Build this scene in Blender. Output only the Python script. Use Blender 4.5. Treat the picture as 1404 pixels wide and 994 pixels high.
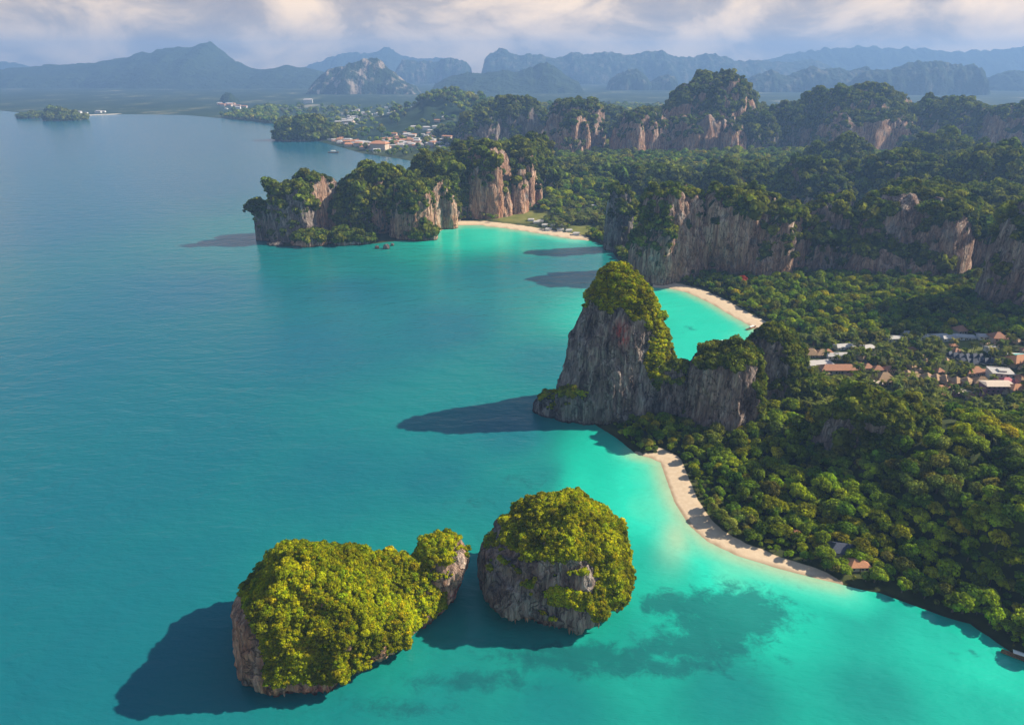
import bpy, math, random
import numpy as np
from math import radians as R
from mathutils import Matrix

for o in list(bpy.data.objects):
    bpy.data.objects.remove(o)
SC = bpy.context.scene
COL = SC.collection

# ------------------------------------------------------------------ camera
CAM_H = 250.0
PITCH = R(23.5)
FPX = 936.0            # focal length in pixels of the 1404 px wide photograph
cam = bpy.data.cameras.new('camera')
cam.sensor_width = 36.0
cam.lens = 24.0
cam.clip_start = 1.0
cam.clip_end = 120000.0
camo = bpy.data.objects.new('camera', cam)
COL.objects.link(camo)
camo.location = (0, 0, CAM_H)
camo.rotation_euler = (R(90) - PITCH, 0, 0)
SC.camera = camo

# ------------------------------------------------------------------ light
SUN_AZ = R(78.0)       # clockwise from +Y (the view direction)
SUN_EL = R(36.0)
sun = bpy.data.lights.new('sun', 'SUN')
sun.energy = 5.0
sun.angle = R(0.53)
sun.color = (1.0, 0.90, 0.72)
suno = bpy.data.objects.new('sun', sun)
COL.objects.link(suno)
suno.location = (400, 300, 900)
suno.rotation_euler = (R(90) - SUN_EL, 0, R(180) - SUN_AZ)

SC.view_settings.view_transform = 'Standard'
SC.view_settings.look = 'None'
SC.view_settings.exposure = 0.72
SC.view_settings.gamma = 1.0
SC.cycles.max_bounces = 5
SC.cycles.diffuse_bounces = 2
SC.cycles.glossy_bounces = 2
SC.cycles.transmission_bounces = 2
SC.cycles.transparent_max_bounces = 4
SC.cycles.volume_bounces = 0
SC.cycles.caustics_reflective = False
SC.cycles.caustics_refractive = False
SC.cycles.use_denoising = True


class NT:
    """small helper round a node tree"""
    def __init__(s, tree):
        s.t = tree
        s.n = tree.nodes
        s.n.clear()

    def new(s, kind, **kw):
        nd = s.n.new(kind)
        for k, v in kw.items():
            setattr(nd, k, v)
        return nd

    def link(s, a, b):
        s.t.links.new(a, b)

    def put(s, sock, v):
        if isinstance(v, bpy.types.NodeSocket):
            s.link(v, sock)
        elif isinstance(v, (tuple, list)) and sock.type == 'RGBA' and len(v) == 3:
            sock.default_value = (*v, 1)
        else:
            sock.default_value = v

    def math(s, op, a, b=None, c=None, clamp=False):
        nd = s.new('ShaderNodeMath', operation=op, use_clamp=clamp)
        s.put(nd.inputs[0], a)
        if b is not None: s.put(nd.inputs[1], b)
        if c is not None: s.put(nd.inputs[2], c)
        return nd.outputs[0]

    def vmul(s, a, b):
        nd = s.new('ShaderNodeVectorMath', operation='MULTIPLY')
        s.put(nd.inputs[0], a); s.put(nd.inputs[1], b)
        return nd.outputs[0]

    def mix(s, f, a, b, mode='MIX'):
        nd = s.new('ShaderNodeMix', data_type='RGBA', blend_type=mode)
        s.put(nd.inputs['Factor'], f)
        s.put(nd.inputs[6], a); s.put(nd.inputs[7], b)
        return nd.outputs[2]

    def noise(s, vec, scale, detail=4, rough=.55, dist=0):
        nd = s.new('ShaderNodeTexNoise')
        if vec is not None: s.put(nd.inputs['Vector'], vec)
        nd.inputs['Scale'].default_value = scale
        nd.inputs['Detail'].default_value = detail
        nd.inputs['Roughness'].default_value = rough
        nd.inputs['Distortion'].default_value = dist
        return nd.outputs[0]

    def sstep(s, v, a, b, lo=0., hi=1.):
        nd = s.new('ShaderNodeMapRange', interpolation_type='SMOOTHSTEP')
        s.put(nd.inputs[0], v)
        nd.inputs[1].default_value = a; nd.inputs[2].default_value = b
        nd.inputs[3].default_value = lo; nd.inputs[4].default_value = hi
        return nd.outputs[0]

    def ramp(s, f, stops, interp='LINEAR'):
        nd = s.new('ShaderNodeValToRGB')
        cr = nd.color_ramp
        cr.interpolation = interp
        while len(cr.elements) < len(stops): cr.elements.new(0.5)
        for e, (p, c) in zip(cr.elements, stops):
            e.position = p; e.color = (*c, 1)
        s.put(nd.inputs[0], f)
        return nd.outputs[0]

    def attr(s, name):
        nd = s.new('ShaderNodeAttribute', attribute_name=name)
        return nd.outputs['Fac']


# ------------------------------------------------------------------ sky
W = bpy.data.worlds.new('World')
SC.world = W
W.use_nodes = True
t = NT(W.node_tree)
sky = t.new('ShaderNodeTexSky', sky_type='NISHITA')
sky.sun_disc = False
sky.sun_elevation = SUN_EL
sky.sun_rotation = SUN_AZ
sky.altitude = 250
sky.air_density = 1.0
sky.dust_density = 1.0
sky.ozone_density = 2.0
bg1 = t.new('ShaderNodeBackground')
t.link(sky.outputs[0], bg1.inputs[0])
bg1.inputs[1].default_value = 0.075
tc = t.new('ShaderNodeTexCoord')
d = tc.outputs['Generated']
sep = t.new('ShaderNodeSeparateXYZ'); t.link(d, sep.inputs[0])
v = t.vmul(d, (1.0, 1.0, 2.4))
n1 = t.noise(v, 4.2, 8, .55, .35)
n2 = t.noise(t.vmul(d, (1.0, 1.0, 2.2)), 8.0, 8, .58, .4)
cov = t.sstep(sep.outputs[2], 0.0, 0.40, 0.27, -0.17)
dens = t.math('ADD', n1, cov)
low = t.sstep(sep.outputs[2], -0.010, 0.018, 0.9, 1.0)
mask = t.math('MULTIPLY', t.sstep(dens, 0.44, 0.58), low)
shade = t.ramp(t.math('ADD', t.math('MULTIPLY', n2, 0.65), t.math('MULTIPLY', n1, 0.4)),
               [(0.42, (1.0, 0.73, 0.46)), (0.50, (0.76, 0.57, 0.39)), (0.57, (0.44, 0.35, 0.28)), (0.66, (0.29, 0.245, 0.235))])
bg2 = t.new('ShaderNodeBackground')
t.link(shade, bg2.inputs[0]); bg2.inputs[1].default_value = 1.0
mx = t.new('ShaderNodeMixShader')
t.link(mask, mx.inputs[0]); t.link(bg1.outputs[0], mx.inputs[1]); t.link(bg2.outputs[0], mx.inputs[2])
wo = t.new('ShaderNodeOutputWorld'); t.link(mx.outputs[0], wo.inputs[0])

# ------------------------------------------------------------------ numbers: pixels to ground, noise
CP, SP = math.cos(PITCH), math.sin(PITCH)


def ray(x, y):
    u = (x - 702.0) / FPX
    w = (497.0 - y) / FPX
    return (u, CP + w * SP, -SP + w * CP)


def P(x, y, z=0.0):
    r = ray(x, y)
    k = (z - CAM_H) / r[2]
    return (r[0] * k, r[1] * k)


def Zat(y, Y):                      # height of a point at distance Y seen on picture row y
    r = ray(702, y)
    return CAM_H + r[2] * Y / r[1]


def Xat(x, Y, z):                   # sideways place of a point at distance Y and height z
    return (x - 702.0) / FPX * (Y * CP + (CAM_H - z) * SP)


rng = np.random.default_rng(7)
_perm = rng.permutation(256)
_perm = np.concatenate([_perm, _perm, _perm])
_g = rng.normal(size=(256, 3)); _g /= np.linalg.norm(_g, axis=1)[:, None]


def pn(p):
    p = np.asarray(p, float)
    i = np.floor(p).astype(np.int64); f = p - i; i &= 255
    u = f * f * f * (f * (f * 6 - 15) + 10)
    out = 0
    for dx in (0, 1):
        wx = u[..., 0] if dx else 1 - u[..., 0]
        for dy in (0, 1):
            wy = u[..., 1] if dy else 1 - u[..., 1]
            for dz in (0, 1):
                wz = u[..., 2] if dz else 1 - u[..., 2]
                h = _perm[_perm[_perm[i[..., 0] + dx] + (i[..., 1] + dy) % 256] + (i[..., 2] + dz) % 256] & 255
                gg = _g[h]
                out = out + wx * wy * wz * (gg[..., 0] * (f[..., 0] - dx) + gg[..., 1] * (f[..., 1] - dy) + gg[..., 2] * (f[..., 2] - dz))
    return out * 1.6


def fbm(p, octv=4, gain=.5, lac=2.03):
    a, s = 1.0, 0
    p = np.asarray(p, float)
    for k in range(octv):
        s = s + a * pn(p + 17.3 * k)
        a *= gain; p = p * lac
    return s


def sst(v, a, b):
    q = np.clip((v - a) / (b - a), 0, 1)
    return q * q * (3 - 2 * q)


def seg_dist(X, Y, pts):
    d = np.full(X.shape, 1e12)
    for (ax, ay), (bx, by) in zip(pts[:-1], pts[1:]):
        ex, ey = bx - ax, by - ay
        tt = np.clip(((X - ax) * ex + (Y - ay) * ey) / (ex * ex + ey * ey + 1e-9), 0, 1)
        d = np.minimum(d, (X - ax - tt * ex) ** 2 + (Y - ay - tt * ey) ** 2)
    return np.sqrt(d)


def inside(X, Y, poly):
    c = np.zeros(X.shape, bool)
    n = len(poly)
    for k in range(n):
        ax, ay = poly[k]; bx, by = poly[(k + 1) % n]
        if ay == by: continue
        c ^= ((ay > Y) != (by > Y)) & (X < (bx - ax) * (Y - ay) / (by - ay) + ax)
    return c


# ------------------------------------------------------------------ objects
def tag(o, label=None, cat=None, group=None, kind=None):
    if label: o['label'] = label
    if cat: o['category'] = cat
    if group: o['group'] = group
    if kind: o['kind'] = kind
    return o


def link(o, parent=None):
    COL.objects.link(o)
    if parent is not None: o.parent = parent
    return o


def empty(name, loc=(0, 0, 0), rz=0.0):
    o = bpy.data.objects.new(name, None)
    o.location = loc; o.rotation_euler = (0, 0, rz)
    o.empty_display_size = 1
    return link(o)


def mesh(name, V, F, mat, smooth=True, attrs=None):
    me = bpy.data.meshes.new(name)
    V = np.asarray(V, np.float32).reshape(-1, 3)
    if isinstance(F, np.ndarray):
        k = F.shape[1]
        me.vertices.add(len(V)); me.vertices.foreach_set('co', V.ravel())
        me.loops.add(F.size); me.loops.foreach_set('vertex_index', F.ravel().astype(np.int32))
        me.polygons.add(len(F)); me.polygons.foreach_set('loop_start', np.arange(0, F.size, k, dtype=np.int32))
        me.update(calc_edges=True)
    else:
        me.from_pydata(V.tolist(), [], F)
        me.update()
    me.polygons.foreach_set('use_smooth', np.full(len(me.polygons), smooth, bool))
    for nm, vals in (attrs or {}).items():
        a = me.attributes.new(nm, 'FLOAT', 'POINT')
        a.data.foreach_set('value', np.asarray(vals, np.float32).ravel())
    if mat: me.materials.append(mat)
    return me


def obj(name, me, parent=None):
    return link(bpy.data.objects.new(name, me), parent)


def grid_faces(nu, nv, wrap=False):
    u = np.arange(nu if wrap else nu - 1)[:, None]
    v = np.arange(nv - 1)[None, :]
    u2 = (u + 1) % nu
    a = u * nv + v; b = u2 * nv + v
    return np.stack([a, b, b + 1, a + 1], -1).reshape(-1, 4)


def mat(name):
    m = bpy.data.materials.new(name)
    m.use_nodes = True
    return m, NT(m.node_tree)


def finish(t, sh):
    o = t.new('ShaderNodeOutputMaterial'); t.link(sh, o.inputs[0])


def principled(t, col, rough=.8, normal=None, spec=.3):
    b = t.new('ShaderNodeBsdfPrincipled')
    t.put(b.inputs['Base Color'], col); t.put(b.inputs['Roughness'], rough)
    b.inputs['Specular IOR Level'].default_value = spec
    if normal is not None: t.link(normal, b.inputs['Normal'])
    return b.outputs[0]


def bump(t, h, strength=.5, dist=1.0):
    b = t.new('ShaderNodeBump'); b.inputs['Strength'].default_value = strength; b.inputs['Distance'].default_value = dist
    t.link(h, b.inputs['Height'])
    return b.outputs[0]


def posn(t):
    return t.new('ShaderNodeNewGeometry').outputs['Position']


def plain(name, col, rough=.8, var=.25, scale=1.5):
    m, t = mat(name)
    n = t.noise(posn(t), scale, 4, .6)
    dk = tuple(c * (1 - var) for c in col); lt = tuple(min(1, c * (1 + var)) for c in col)
    finish(t, principled(t, t.ramp(n, [(.3, dk), (.7, lt)]), rough))
    return m


# ------------------------------------------------------------------ materials
def make_leaf(name, cols, trans=.32):
    m, t = mat(name)
    rnd = t.new('ShaderNodeObjectInfo').outputs['Random']
    base = t.ramp(rnd, [(i / max(1, len(cols) - 1), c) for i, c in enumerate(cols)])
    lv = t.attr('lv')
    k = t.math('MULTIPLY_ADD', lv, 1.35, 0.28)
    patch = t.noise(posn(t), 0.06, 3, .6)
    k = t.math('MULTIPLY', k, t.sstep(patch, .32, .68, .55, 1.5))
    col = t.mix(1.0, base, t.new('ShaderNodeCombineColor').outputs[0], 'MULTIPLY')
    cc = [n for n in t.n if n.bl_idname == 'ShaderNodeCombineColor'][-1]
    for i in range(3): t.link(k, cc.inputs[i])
    df = t.new('ShaderNodeBsdfDiffuse'); t.link(col, df.inputs[0])
    tr = t.new('ShaderNodeBsdfTranslucent'); t.link(col, tr.inputs[0])
    mxs = t.new('ShaderNodeMixShader'); mxs.inputs[0].default_value = trans
    t.link(df.outputs[0], mxs.inputs[1]); t.link(tr.outputs[0], mxs.inputs[2])
    finish(t, mxs.outputs[0])
    return m


LEAF_DARK = make_leaf('dark_green_leaves', [(0.095, 0.192, 0.016), (0.161, 0.265, 0.018), (0.256, 0.324, 0.02), (0.136, 0.217, 0.022)])
LEAF_BRIGHT = make_leaf('bright_green_leaves', [(0.251, 0.334, 0.013), (0.369, 0.379, 0.013), (0.194, 0.303, 0.014), (0.464, 0.379, 0.016)])
LEAF_OLIVE = make_leaf('olive_green_leaves', [(0.192, 0.239, 0.039), (0.293, 0.256, 0.039), (0.169, 0.239, 0.04), (0.246, 0.282, 0.039)])
LEAF_ISLET = make_leaf('yellow_green_leaves', [(0.282, 0.351, 0.005), (0.45, 0.421, 0.005), (0.366, 0.393, 0.005), (0.197, 0.281, 0.006), (0.52, 0.421, 0.006)])
LEAF_KARST = make_leaf('cliff_shrub_leaves', [(0.108, 0.164, 0.019), (0.172, 0.208, 0.021), (0.225, 0.23, 0.023), (0.076, 0.131, 0.019)])
LEAF_RED = make_leaf('red_blossom', [(.40, .05, .03), (.46, .08, .04)])
BARK = plain('bark', (.13, .10, .075), .9, .3, 3)

ROCK, t = mat('limestone')
ps = posn(t)
streak = t.noise(t.vmul(ps, (1, 1, .13)), .16, 6, .62, .6)
blot = t.noise(ps, .035, 5, .6)
fine = t.noise(t.vmul(ps, (1, 1, .35)), .55, 5, .65)
grey = t.ramp(streak, [(.30, (.040, .044, .052)), (.44, (.13, .132, .138)), (.56, (.26, .255, .25)), (.70, (.46, .44, .42))])
wcol = t.ramp(streak, [(.30, (.18, .085, .05)), (.44, (.50, .25, .14)), (.58, (.66, .40, .26)), (.72, (.74, .56, .43))])
wf = t.math('MULTIPLY', t.attr('warm'), t.sstep(blot, .27, .48))
rock = t.mix(wf, grey, wcol)
red = t.math('MULTIPLY', t.attr('red'), t.sstep(fine, .35, .6))
rock = t.mix(red, rock, (.42, .07, .06))
st2 = t.noise(t.vmul(ps, (1, 1, .10)), .62, 4, .6, .3)
rock = t.mix(1.0, rock, t.ramp(st2, [(.30, (.40, .41, .44)), (.50, (1.0, 1.0, 1.0)), (.68, (1.6, 1.56, 1.5))]), 'MULTIPLY')
vo = t.new('ShaderNodeTexVoronoi', feature='DISTANCE_TO_EDGE')
t.put(vo.inputs['Vector'], t.vmul(ps, (1, 1, .32))); vo.inputs['Scale'].default_value = .11
wv = t.new('ShaderNodeVectorMath', operation='ADD'); t.put(wv.inputs[0], t.vmul(ps, (1, 1, .12)))
nz_ = t.new('ShaderNodeTexNoise'); t.put(nz_.inputs['Vector'], ps); nz_.inputs['Scale'].default_value = .12; nz_.inputs['Detail'].default_value = 4
t.link(t.vmul(nz_.outputs['Color'], (16, 16, 10)), wv.inputs[1]); t.link(wv.outputs[0], vo.inputs['Vector'])
crack = t.sstep(vo.outputs['Distance'], .0, .06, .50, 1.0)
rock = t.mix(1.0, rock, t.ramp(crack, [(.0, (0, 0, 0)), (1.0, (1, 1, 1))]), 'MULTIPLY')
sz = t.new('ShaderNodeSeparateXYZ'); t.link(ps, sz.inputs[0])
tide = t.sstep(t.math('ADD', sz.outputs[2], t.math('MULTIPLY', fine, 1.5)), 1.2, 3.0, .0, 1.0)
rock = t.mix(tide, t.mix(1.0, rock, (.28, .27, .26), 'MULTIPLY'), rock)
und = t.ramp(fine, [(.35, (.020, .040, .010)), (.65, (.055, .080, .016))])
vines = t.sstep(t.math('ADD', t.attr('veg'), t.math('MULTIPLY', t.math('SUBTRACT', fine, .5), 1.4)), .35, .60)
finish(t, principled(t, t.mix(vines, rock, und), .92, bump(t, t.math('ADD', fine, t.math('ADD', t.math('MULTIPLY', streak, 1.5), t.math('ADD', st2, t.math('MULTIPLY', crack, .8)))), 1.0, 3.0), .15))

HILLM, t = mat('distant_wooded_hill')
ps = posn(t)
n1 = t.noise(ps, .012, 7, .62)
n2 = t.noise(t.vmul(ps, (1, 1, .25)), .012, 5, .6)
col = t.ramp(n1, [(.35, (.016, .034, .020)), (.6, (.038, .062, .026)), (.75, (.07, .09, .035))])
col = t.mix(t.math('MULTIPLY', t.attr('rocky'), t.sstep(n2, .50, .62)), col, (.42, .33, .25))
finish(t, principled(t, col, .95, bump(t, n1, 1.0, 60), .1))

SAND, t = mat('ground_cover')
ps = posn(t)
n = t.noise(ps, .06, 6, .6)
sandc = t.ramp(t.noise(ps, .35, 5, .6), [(.3, (.62, .46, .30)), (.7, (.72, .56, .39))])
floor_ = t.ramp(n, [(.35, (.030, .045, .014)), (.65, (.075, .085, .025))])
far = t.ramp(t.noise(t.vmul(ps, (1, .55, 1)), .0032, 8, .68), [(.38, (.016, .036, .022)), (.54, (.034, .058, .028)), (.61, (.12, .13, .075)), (.68, (.34, .29, .21))])
lawn = t.ramp(n, [(.3, (.12, .14, .030)), (.7, (.23, .21, .055))])
c = t.mix(t.attr('plain'), floor_, far)
c = t.mix(t.attr('lawn'), c, lawn)
c = t.mix(t.sstep(t.math('ADD', t.attr('beach'), t.math('MULTIPLY', t.math('SUBTRACT', n, .5), .5)), .4, .6), c, sandc)
c = t.mix(t.attr('wet'), c, t.mix(1.0, c, (.55, .52, .50), 'MULTIPLY'))
finish(t, principled(t, c, .95, None, .1))

SEA, t = mat('sea_water')
ps = posn(t)
sh = t.attr('shallow')
wob = t.noise(ps, .012, 5, .6)
big = t.noise(t.vmul(ps, (1, 1.6, 1)), .0035, 4, .55)
sh2 = t.math('ADD', sh, t.math('MULTIPLY', t.math('SUBTRACT', wob, .5), .10))
sh2 = t.math('ADD', sh2, t.math('MULTIPLY', t.math('SUBTRACT', big, .5), .10))
wc = t.ramp(sh2, [(0.0, (.008, .115, .185)), (.20, (.006, .138, .172)), (.45, (.008, .235, .200)), (.70, (.010, .440, .315)), (.86, (.022, .570, .400)), (1.0, (.13, .59, .38))])
reefn = t.noise(ps, .11, 8, .74, .3)
rf = t.math('MULTIPLY', t.sstep(t.math('ADD', t.attr('reef'), t.math('MULTIPLY', t.math('SUBTRACT', reefn, .5), 2.0)), .22, .78), .74)
wc = t.mix(rf, wc, (.008, .100, .112))
wc = t.mix(t.attr('margin'), wc, (.50, .46, .28))
wv1 = t.noise(t.vmul(ps, (.55, 1.3, 1)), .22, 4, .6, .3)
wv2 = t.noise(t.vmul(ps, (.6, 1.2, 1)), .045, 3, .55, .3)
wh = t.math('ADD', t.math('MULTIPLY', wv1, .45), t.math('MULTIPLY', wv2, 1.2))
b = t.new('ShaderNodeBsdfPrincipled')
t.link(wc, b.inputs['Base Color'])
b.inputs['Roughness'].default_value = .14
b.inputs['IOR'].default_value = 1.33
t.link(bump(t, wh, .7, 1.5), b.inputs['Normal'])
finish(t, b.outputs[0])

WHITE = plain('white_plaster', (.78, .75, .70), .7, .08)
CREAM = plain('cream_plaster', (.60, .48, .38), .8, .12)
PINKW = plain('mauve_plaster', (.34, .16, .22), .8, .12)
BROWN = plain('brown_roof_tiles', (.42, .20, .12), .85, .25)
TAN = plain('thatch', (.42, .27, .16), .95, .25)
ORANGE = plain('orange_roof_tiles', (.50, .23, .12), .85, .2)
ROSE = plain('rose_red_roof', (.62, .18, .20), .8, .12)
SLATE = plain('dark_blue_grey_roof', (.055, .065, .10), .6, .25)
WROOF = plain('pale_metal_roof', (.52, .48, .45), .5, .15)
DARKW = plain('dark_glass', (.03, .035, .04), .25, .1)
WOOD = plain('boat_wood', (.28, .15, .07), .7, .25)
POOL = plain('pool_water', (.05, .45, .48), .1, .1)

# ------------------------------------------------------------------ coast
FRONT_BEACH = [(872, 622), (893, 628), (906, 634), (913, 655), (925, 688), (945, 720), (970, 742), (1010, 761), (1060, 777), (1100, 788), (1145, 798)]
FRONT_ROCKS = [(1172, 806), (1205, 812), (1245, 827), (1290, 843), (1330, 855), (1380, 889), (1420, 918), (1560, 985), (1900, 1080)]
MID_BEACH = [(918, 395), (945, 402), (975, 416), (1005, 434), (1035, 450), (1052, 466), (1050, 486)]
FAR_BEACH = [(612, 313), (630, 309), (660, 309), (700, 314), (745, 321), (785, 328)]
coast_px = (FRONT_ROCKS[::-1] + FRONT_BEACH[::-1] +
            [(845, 600), (800, 572), (820, 545), (880, 520), (935, 510), (1000, 508), (1040, 500)] +
            MID_BEACH[::-1] + [(893, 394), (872, 384), (852, 362), (836, 340), (815, 331)] + FAR_BEACH[::-1] +
            [(590, 322), (560, 329), (520, 333), (488, 337), (460, 334), (425, 337), (390, 338), (368, 336), (361, 322), (372, 305), (440, 292), (520, 268), (580, 240), (590, 226),
             (548, 218), (500, 211), (455, 199), (432, 193), (395, 189), (384, 180), (382, 171), (330, 165), (255, 158), (180, 157), (120, 158), (95, 163), (60, 158), (0, 152), (-300, 150), (-1500, 148)])
coast = [P(*q) for q in coast_px]
coast = [(3000, coast[0][1] - 400)] + coast + [(-60000, 7000), (-60000, 60000), (60000, 60000), (60000, -300)]
fb = [P(*q) for q in FRONT_BEACH]; mb = [P(*q) for q in MID_BEACH]; tb = [P(*q) for q in FAR_BEACH]
fr = [P(*q) for q in FRONT_ROCKS]


def elp(X, Y, px, py, rx, ry):
    """0..1 bump over a picture ellipse laid on the ground"""
    c = P(px, py); e = P(px + rx, py); a = P(px, py - ry); b_ = P(px, py + ry)
    ax = abs(e[0] - c[0]); ay = abs(a[1] - b_[1]) / 2
    s = c[0] / c[1]
    dy = Y - c[1]; dx = X - c[0] - s * dy
    return np.exp(-((dx / ax) ** 2 + (dy / ay) ** 2))


def hills_near(X, Y):
    """the wooded rises of the peninsula floor (metres)"""
    h = 0
    for px, py, rx, ry, hh in ((1230, 640, 75, 55, 20), (1120, 610, 55, 42, 8), (1290, 690, 95, 60, 22), (1370, 790, 70, 55, 26), (1420, 680, 120, 80, 26), (1500, 560, 140, 60, 22), (1560, 780, 150, 90, 30),
                               (1250, 228, 330, 20, 14), (950, 235, 170, 16, 12), (800, 250, 60, 25, 20), (1330, 330, 120, 55, 25), (1480, 420, 90, 45, 40),
                               (700, 170, 170, 10, 60), (610, 172, 55, 10, 75)):
        h = h + hh * elp(X, Y, px, py, rx, ry)
    return h


def ground(X, Y):
    d = seg_dist(X, Y, coast) * np.where(inside(X, Y, coast), 1, -1)
    n = fbm(np.stack([X * .012, Y * .012, X * 0], -1), 4)
    z = np.where(d < 0, np.maximum(d * .06, -6), np.minimum(d * .11, 1.3) + np.clip((d - 12) * .03, 0, 3))
    inl = sst(d, 8, 70)
    z = z + inl * (hills_near(X, Y) * (1 + .25 * n) + 1.2 * n)
    return z, d


NAZ, NR = 460, 470
az = np.radians(np.linspace(-66, 66, NAZ))
rr = np.exp(np.linspace(math.log(140), math.log(16500), NR))
A, RR = np.meshgrid(az, rr, indexing='ij')
GX, GY = RR * np.sin(A), RR * np.cos(A)
GZ, GD = ground(GX, GY)
FBW = [P(880, 624), P(908, 640), P(925, 688), P(985, 748), P(1050, 774), P(1120, 792), P(1160, 802)]


def d_front(X, Y):
    w = np.interp(X, [q[0] for q in FBW], [1.5, 5.5, 12, 12, 9, 6, 2.5])
    return seg_dist(X, Y, fb) * 13 / w


dbeach = np.minimum(np.minimum(d_front(GX, GY), seg_dist(GX, GY, mb) * .75), seg_dist(GX, GY, tb) * .6)
beach = sst(dbeach, 19, 12)
plainf = sst(RR, 1900, 2600)
lawn = np.zeros_like(GX)
LAWNS = ((1328, 485, 34, 9), (1364, 488, 14, 5), (715, 300, 45, 8), (800, 318, 25, 6), (1225, 497, 12, 4))
for q in LAWNS: lawn = np.maximum(lawn, sst(elp(GX, GY, *q), .3, .55))
wet = sst(GD, 2.5, .6)
me = mesh('ground', np.stack([GX, GY, GZ], -1), grid_faces(NAZ, NR)[:, ::-1], SAND, True, dict(beach=beach, plain=plainf, lawn=lawn, wet=wet))
tag(obj('ground', me), 'forested coastal ground with pale sandy beaches', kind='structure')

# ------------------------------------------------------------------ sea
CTRL = [(60, 950, .20), (60, 700, .17), (60, 500, .10), (60, 300, .02), (60, 200, 0), (250, 250, 0), (250, 400, .06), (250, 600, .17), (200, 800, .22), (400, 480, .12), (450, 650, .22),
        (600, 650, .22), (600, 450, .18), (650, 380, .26), (480, 400, .18), (500, 360, .30), (440, 352, .30), (380, 348, .25), (560, 345, .5), (620, 330, .78), (680, 325, .88), (740, 335, .62),
        (700, 370, .28), (780, 360, .25), (750, 500, .24), (700, 600, .22), (740, 650, .34), (690, 690, .30), (820, 640, .72), (870, 650, .90), (800, 660, .76), (890, 700, .92), (890, 770, .60),
        (940, 745, .95), (920, 790, .68), (1000, 790, .92), (1100, 825, .68), (1050, 810, .88), (1180, 850, .54), (1280, 885, .66), (1350, 915, .78), (1000, 950, .38), (1200, 950, .45),
        (1350, 975, .6), (750, 965, .33), (600, 970, .36), (450, 985, .33), (700, 900, .44), (850, 870, .50), (930, 840, .6), (560, 920, .44), (300, 985, .28), (100, 985, .22),
        (900, 400, .84), (940, 425, .86), (985, 455, .86), (1020, 462, .95), (950, 470, .82), (890, 450, .76), (300, 200, 0), (430, 200, .05), (400, 192, .15), (470, 207, .05), (-300, 600, .15), (-300, 300, 0), (1500, 1000, .6)]
NA2, NR2 = 320, 340
az2 = np.radians(np.linspace(-75, 75, NA2))
r2 = np.exp(np.linspace(math.log(8), math.log(16400), NR2))
A2, R2 = np.meshgrid(az2, r2, indexing='ij')
SX, SY = R2 * np.sin(A2), R2 * np.cos(A2)
num = 0; den = 1e-9
for px, py, val in CTRL:
    cx, cy = P(px, py)
    ca, cr = math.atan2(cx, cy), math.log(math.hypot(cx, cy))
    w = 1 / (((A2 - ca) / .05) ** 2 + ((np.log(R2) - cr) / .06) ** 2 + .25) ** 1.6
    num = num + w * val; den = den + w
shal = num / den
ins = inside(SX, SY, coast)
dfb = np.minimum(np.minimum(seg_dist(SX, SY, fb), seg_dist(SX, SY, mb)), seg_dist(SX, SY, tb) * .8)
shal = np.maximum(shal, .97 * np.exp(-(dfb / 38.0) ** 2))
shal = np.clip(shal, 0, 1)
margin = .66 * np.exp(-(dfb / 8.0) ** 1.5)
margin = np.maximum(margin, .55 * elp(SX, SY, 928, 735, 22, 34) + 0 * margin)
reef = np.zeros_like(SX)
for px, py, rx, ry, k in ((1000, 842, 85, 40, 1.25), (915, 826, 40, 20, 1.0), (960, 885, 100, 22, 1.0), (800, 900, 135, 19, 1.0), (650, 935, 115, 19, .68), (540, 968, 105, 17, .55), (880, 915, 150, 18, .85),
                          (650, 690, 50, 14, .45), (720, 660, 45, 12, .45), (885, 835, 12, 12, .8), (1335, 893, 30, 7, .7), (850, 760, 30, 40, .4), (945, 452, 14, 5, .5)):
    reef = np.maximum(reef, k * elp(SX, SY, px, py, rx, ry))
me = mesh('sea', np.stack([SX, SY, SX * 0], -1), grid_faces(NA2, NR2)[:, ::-1], SEA, True, dict(shallow=shal, margin=margin, reef=reef))
tag(obj('sea', me), 'calm turquoise sea, paler over sandy shallows', kind='structure')

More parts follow.
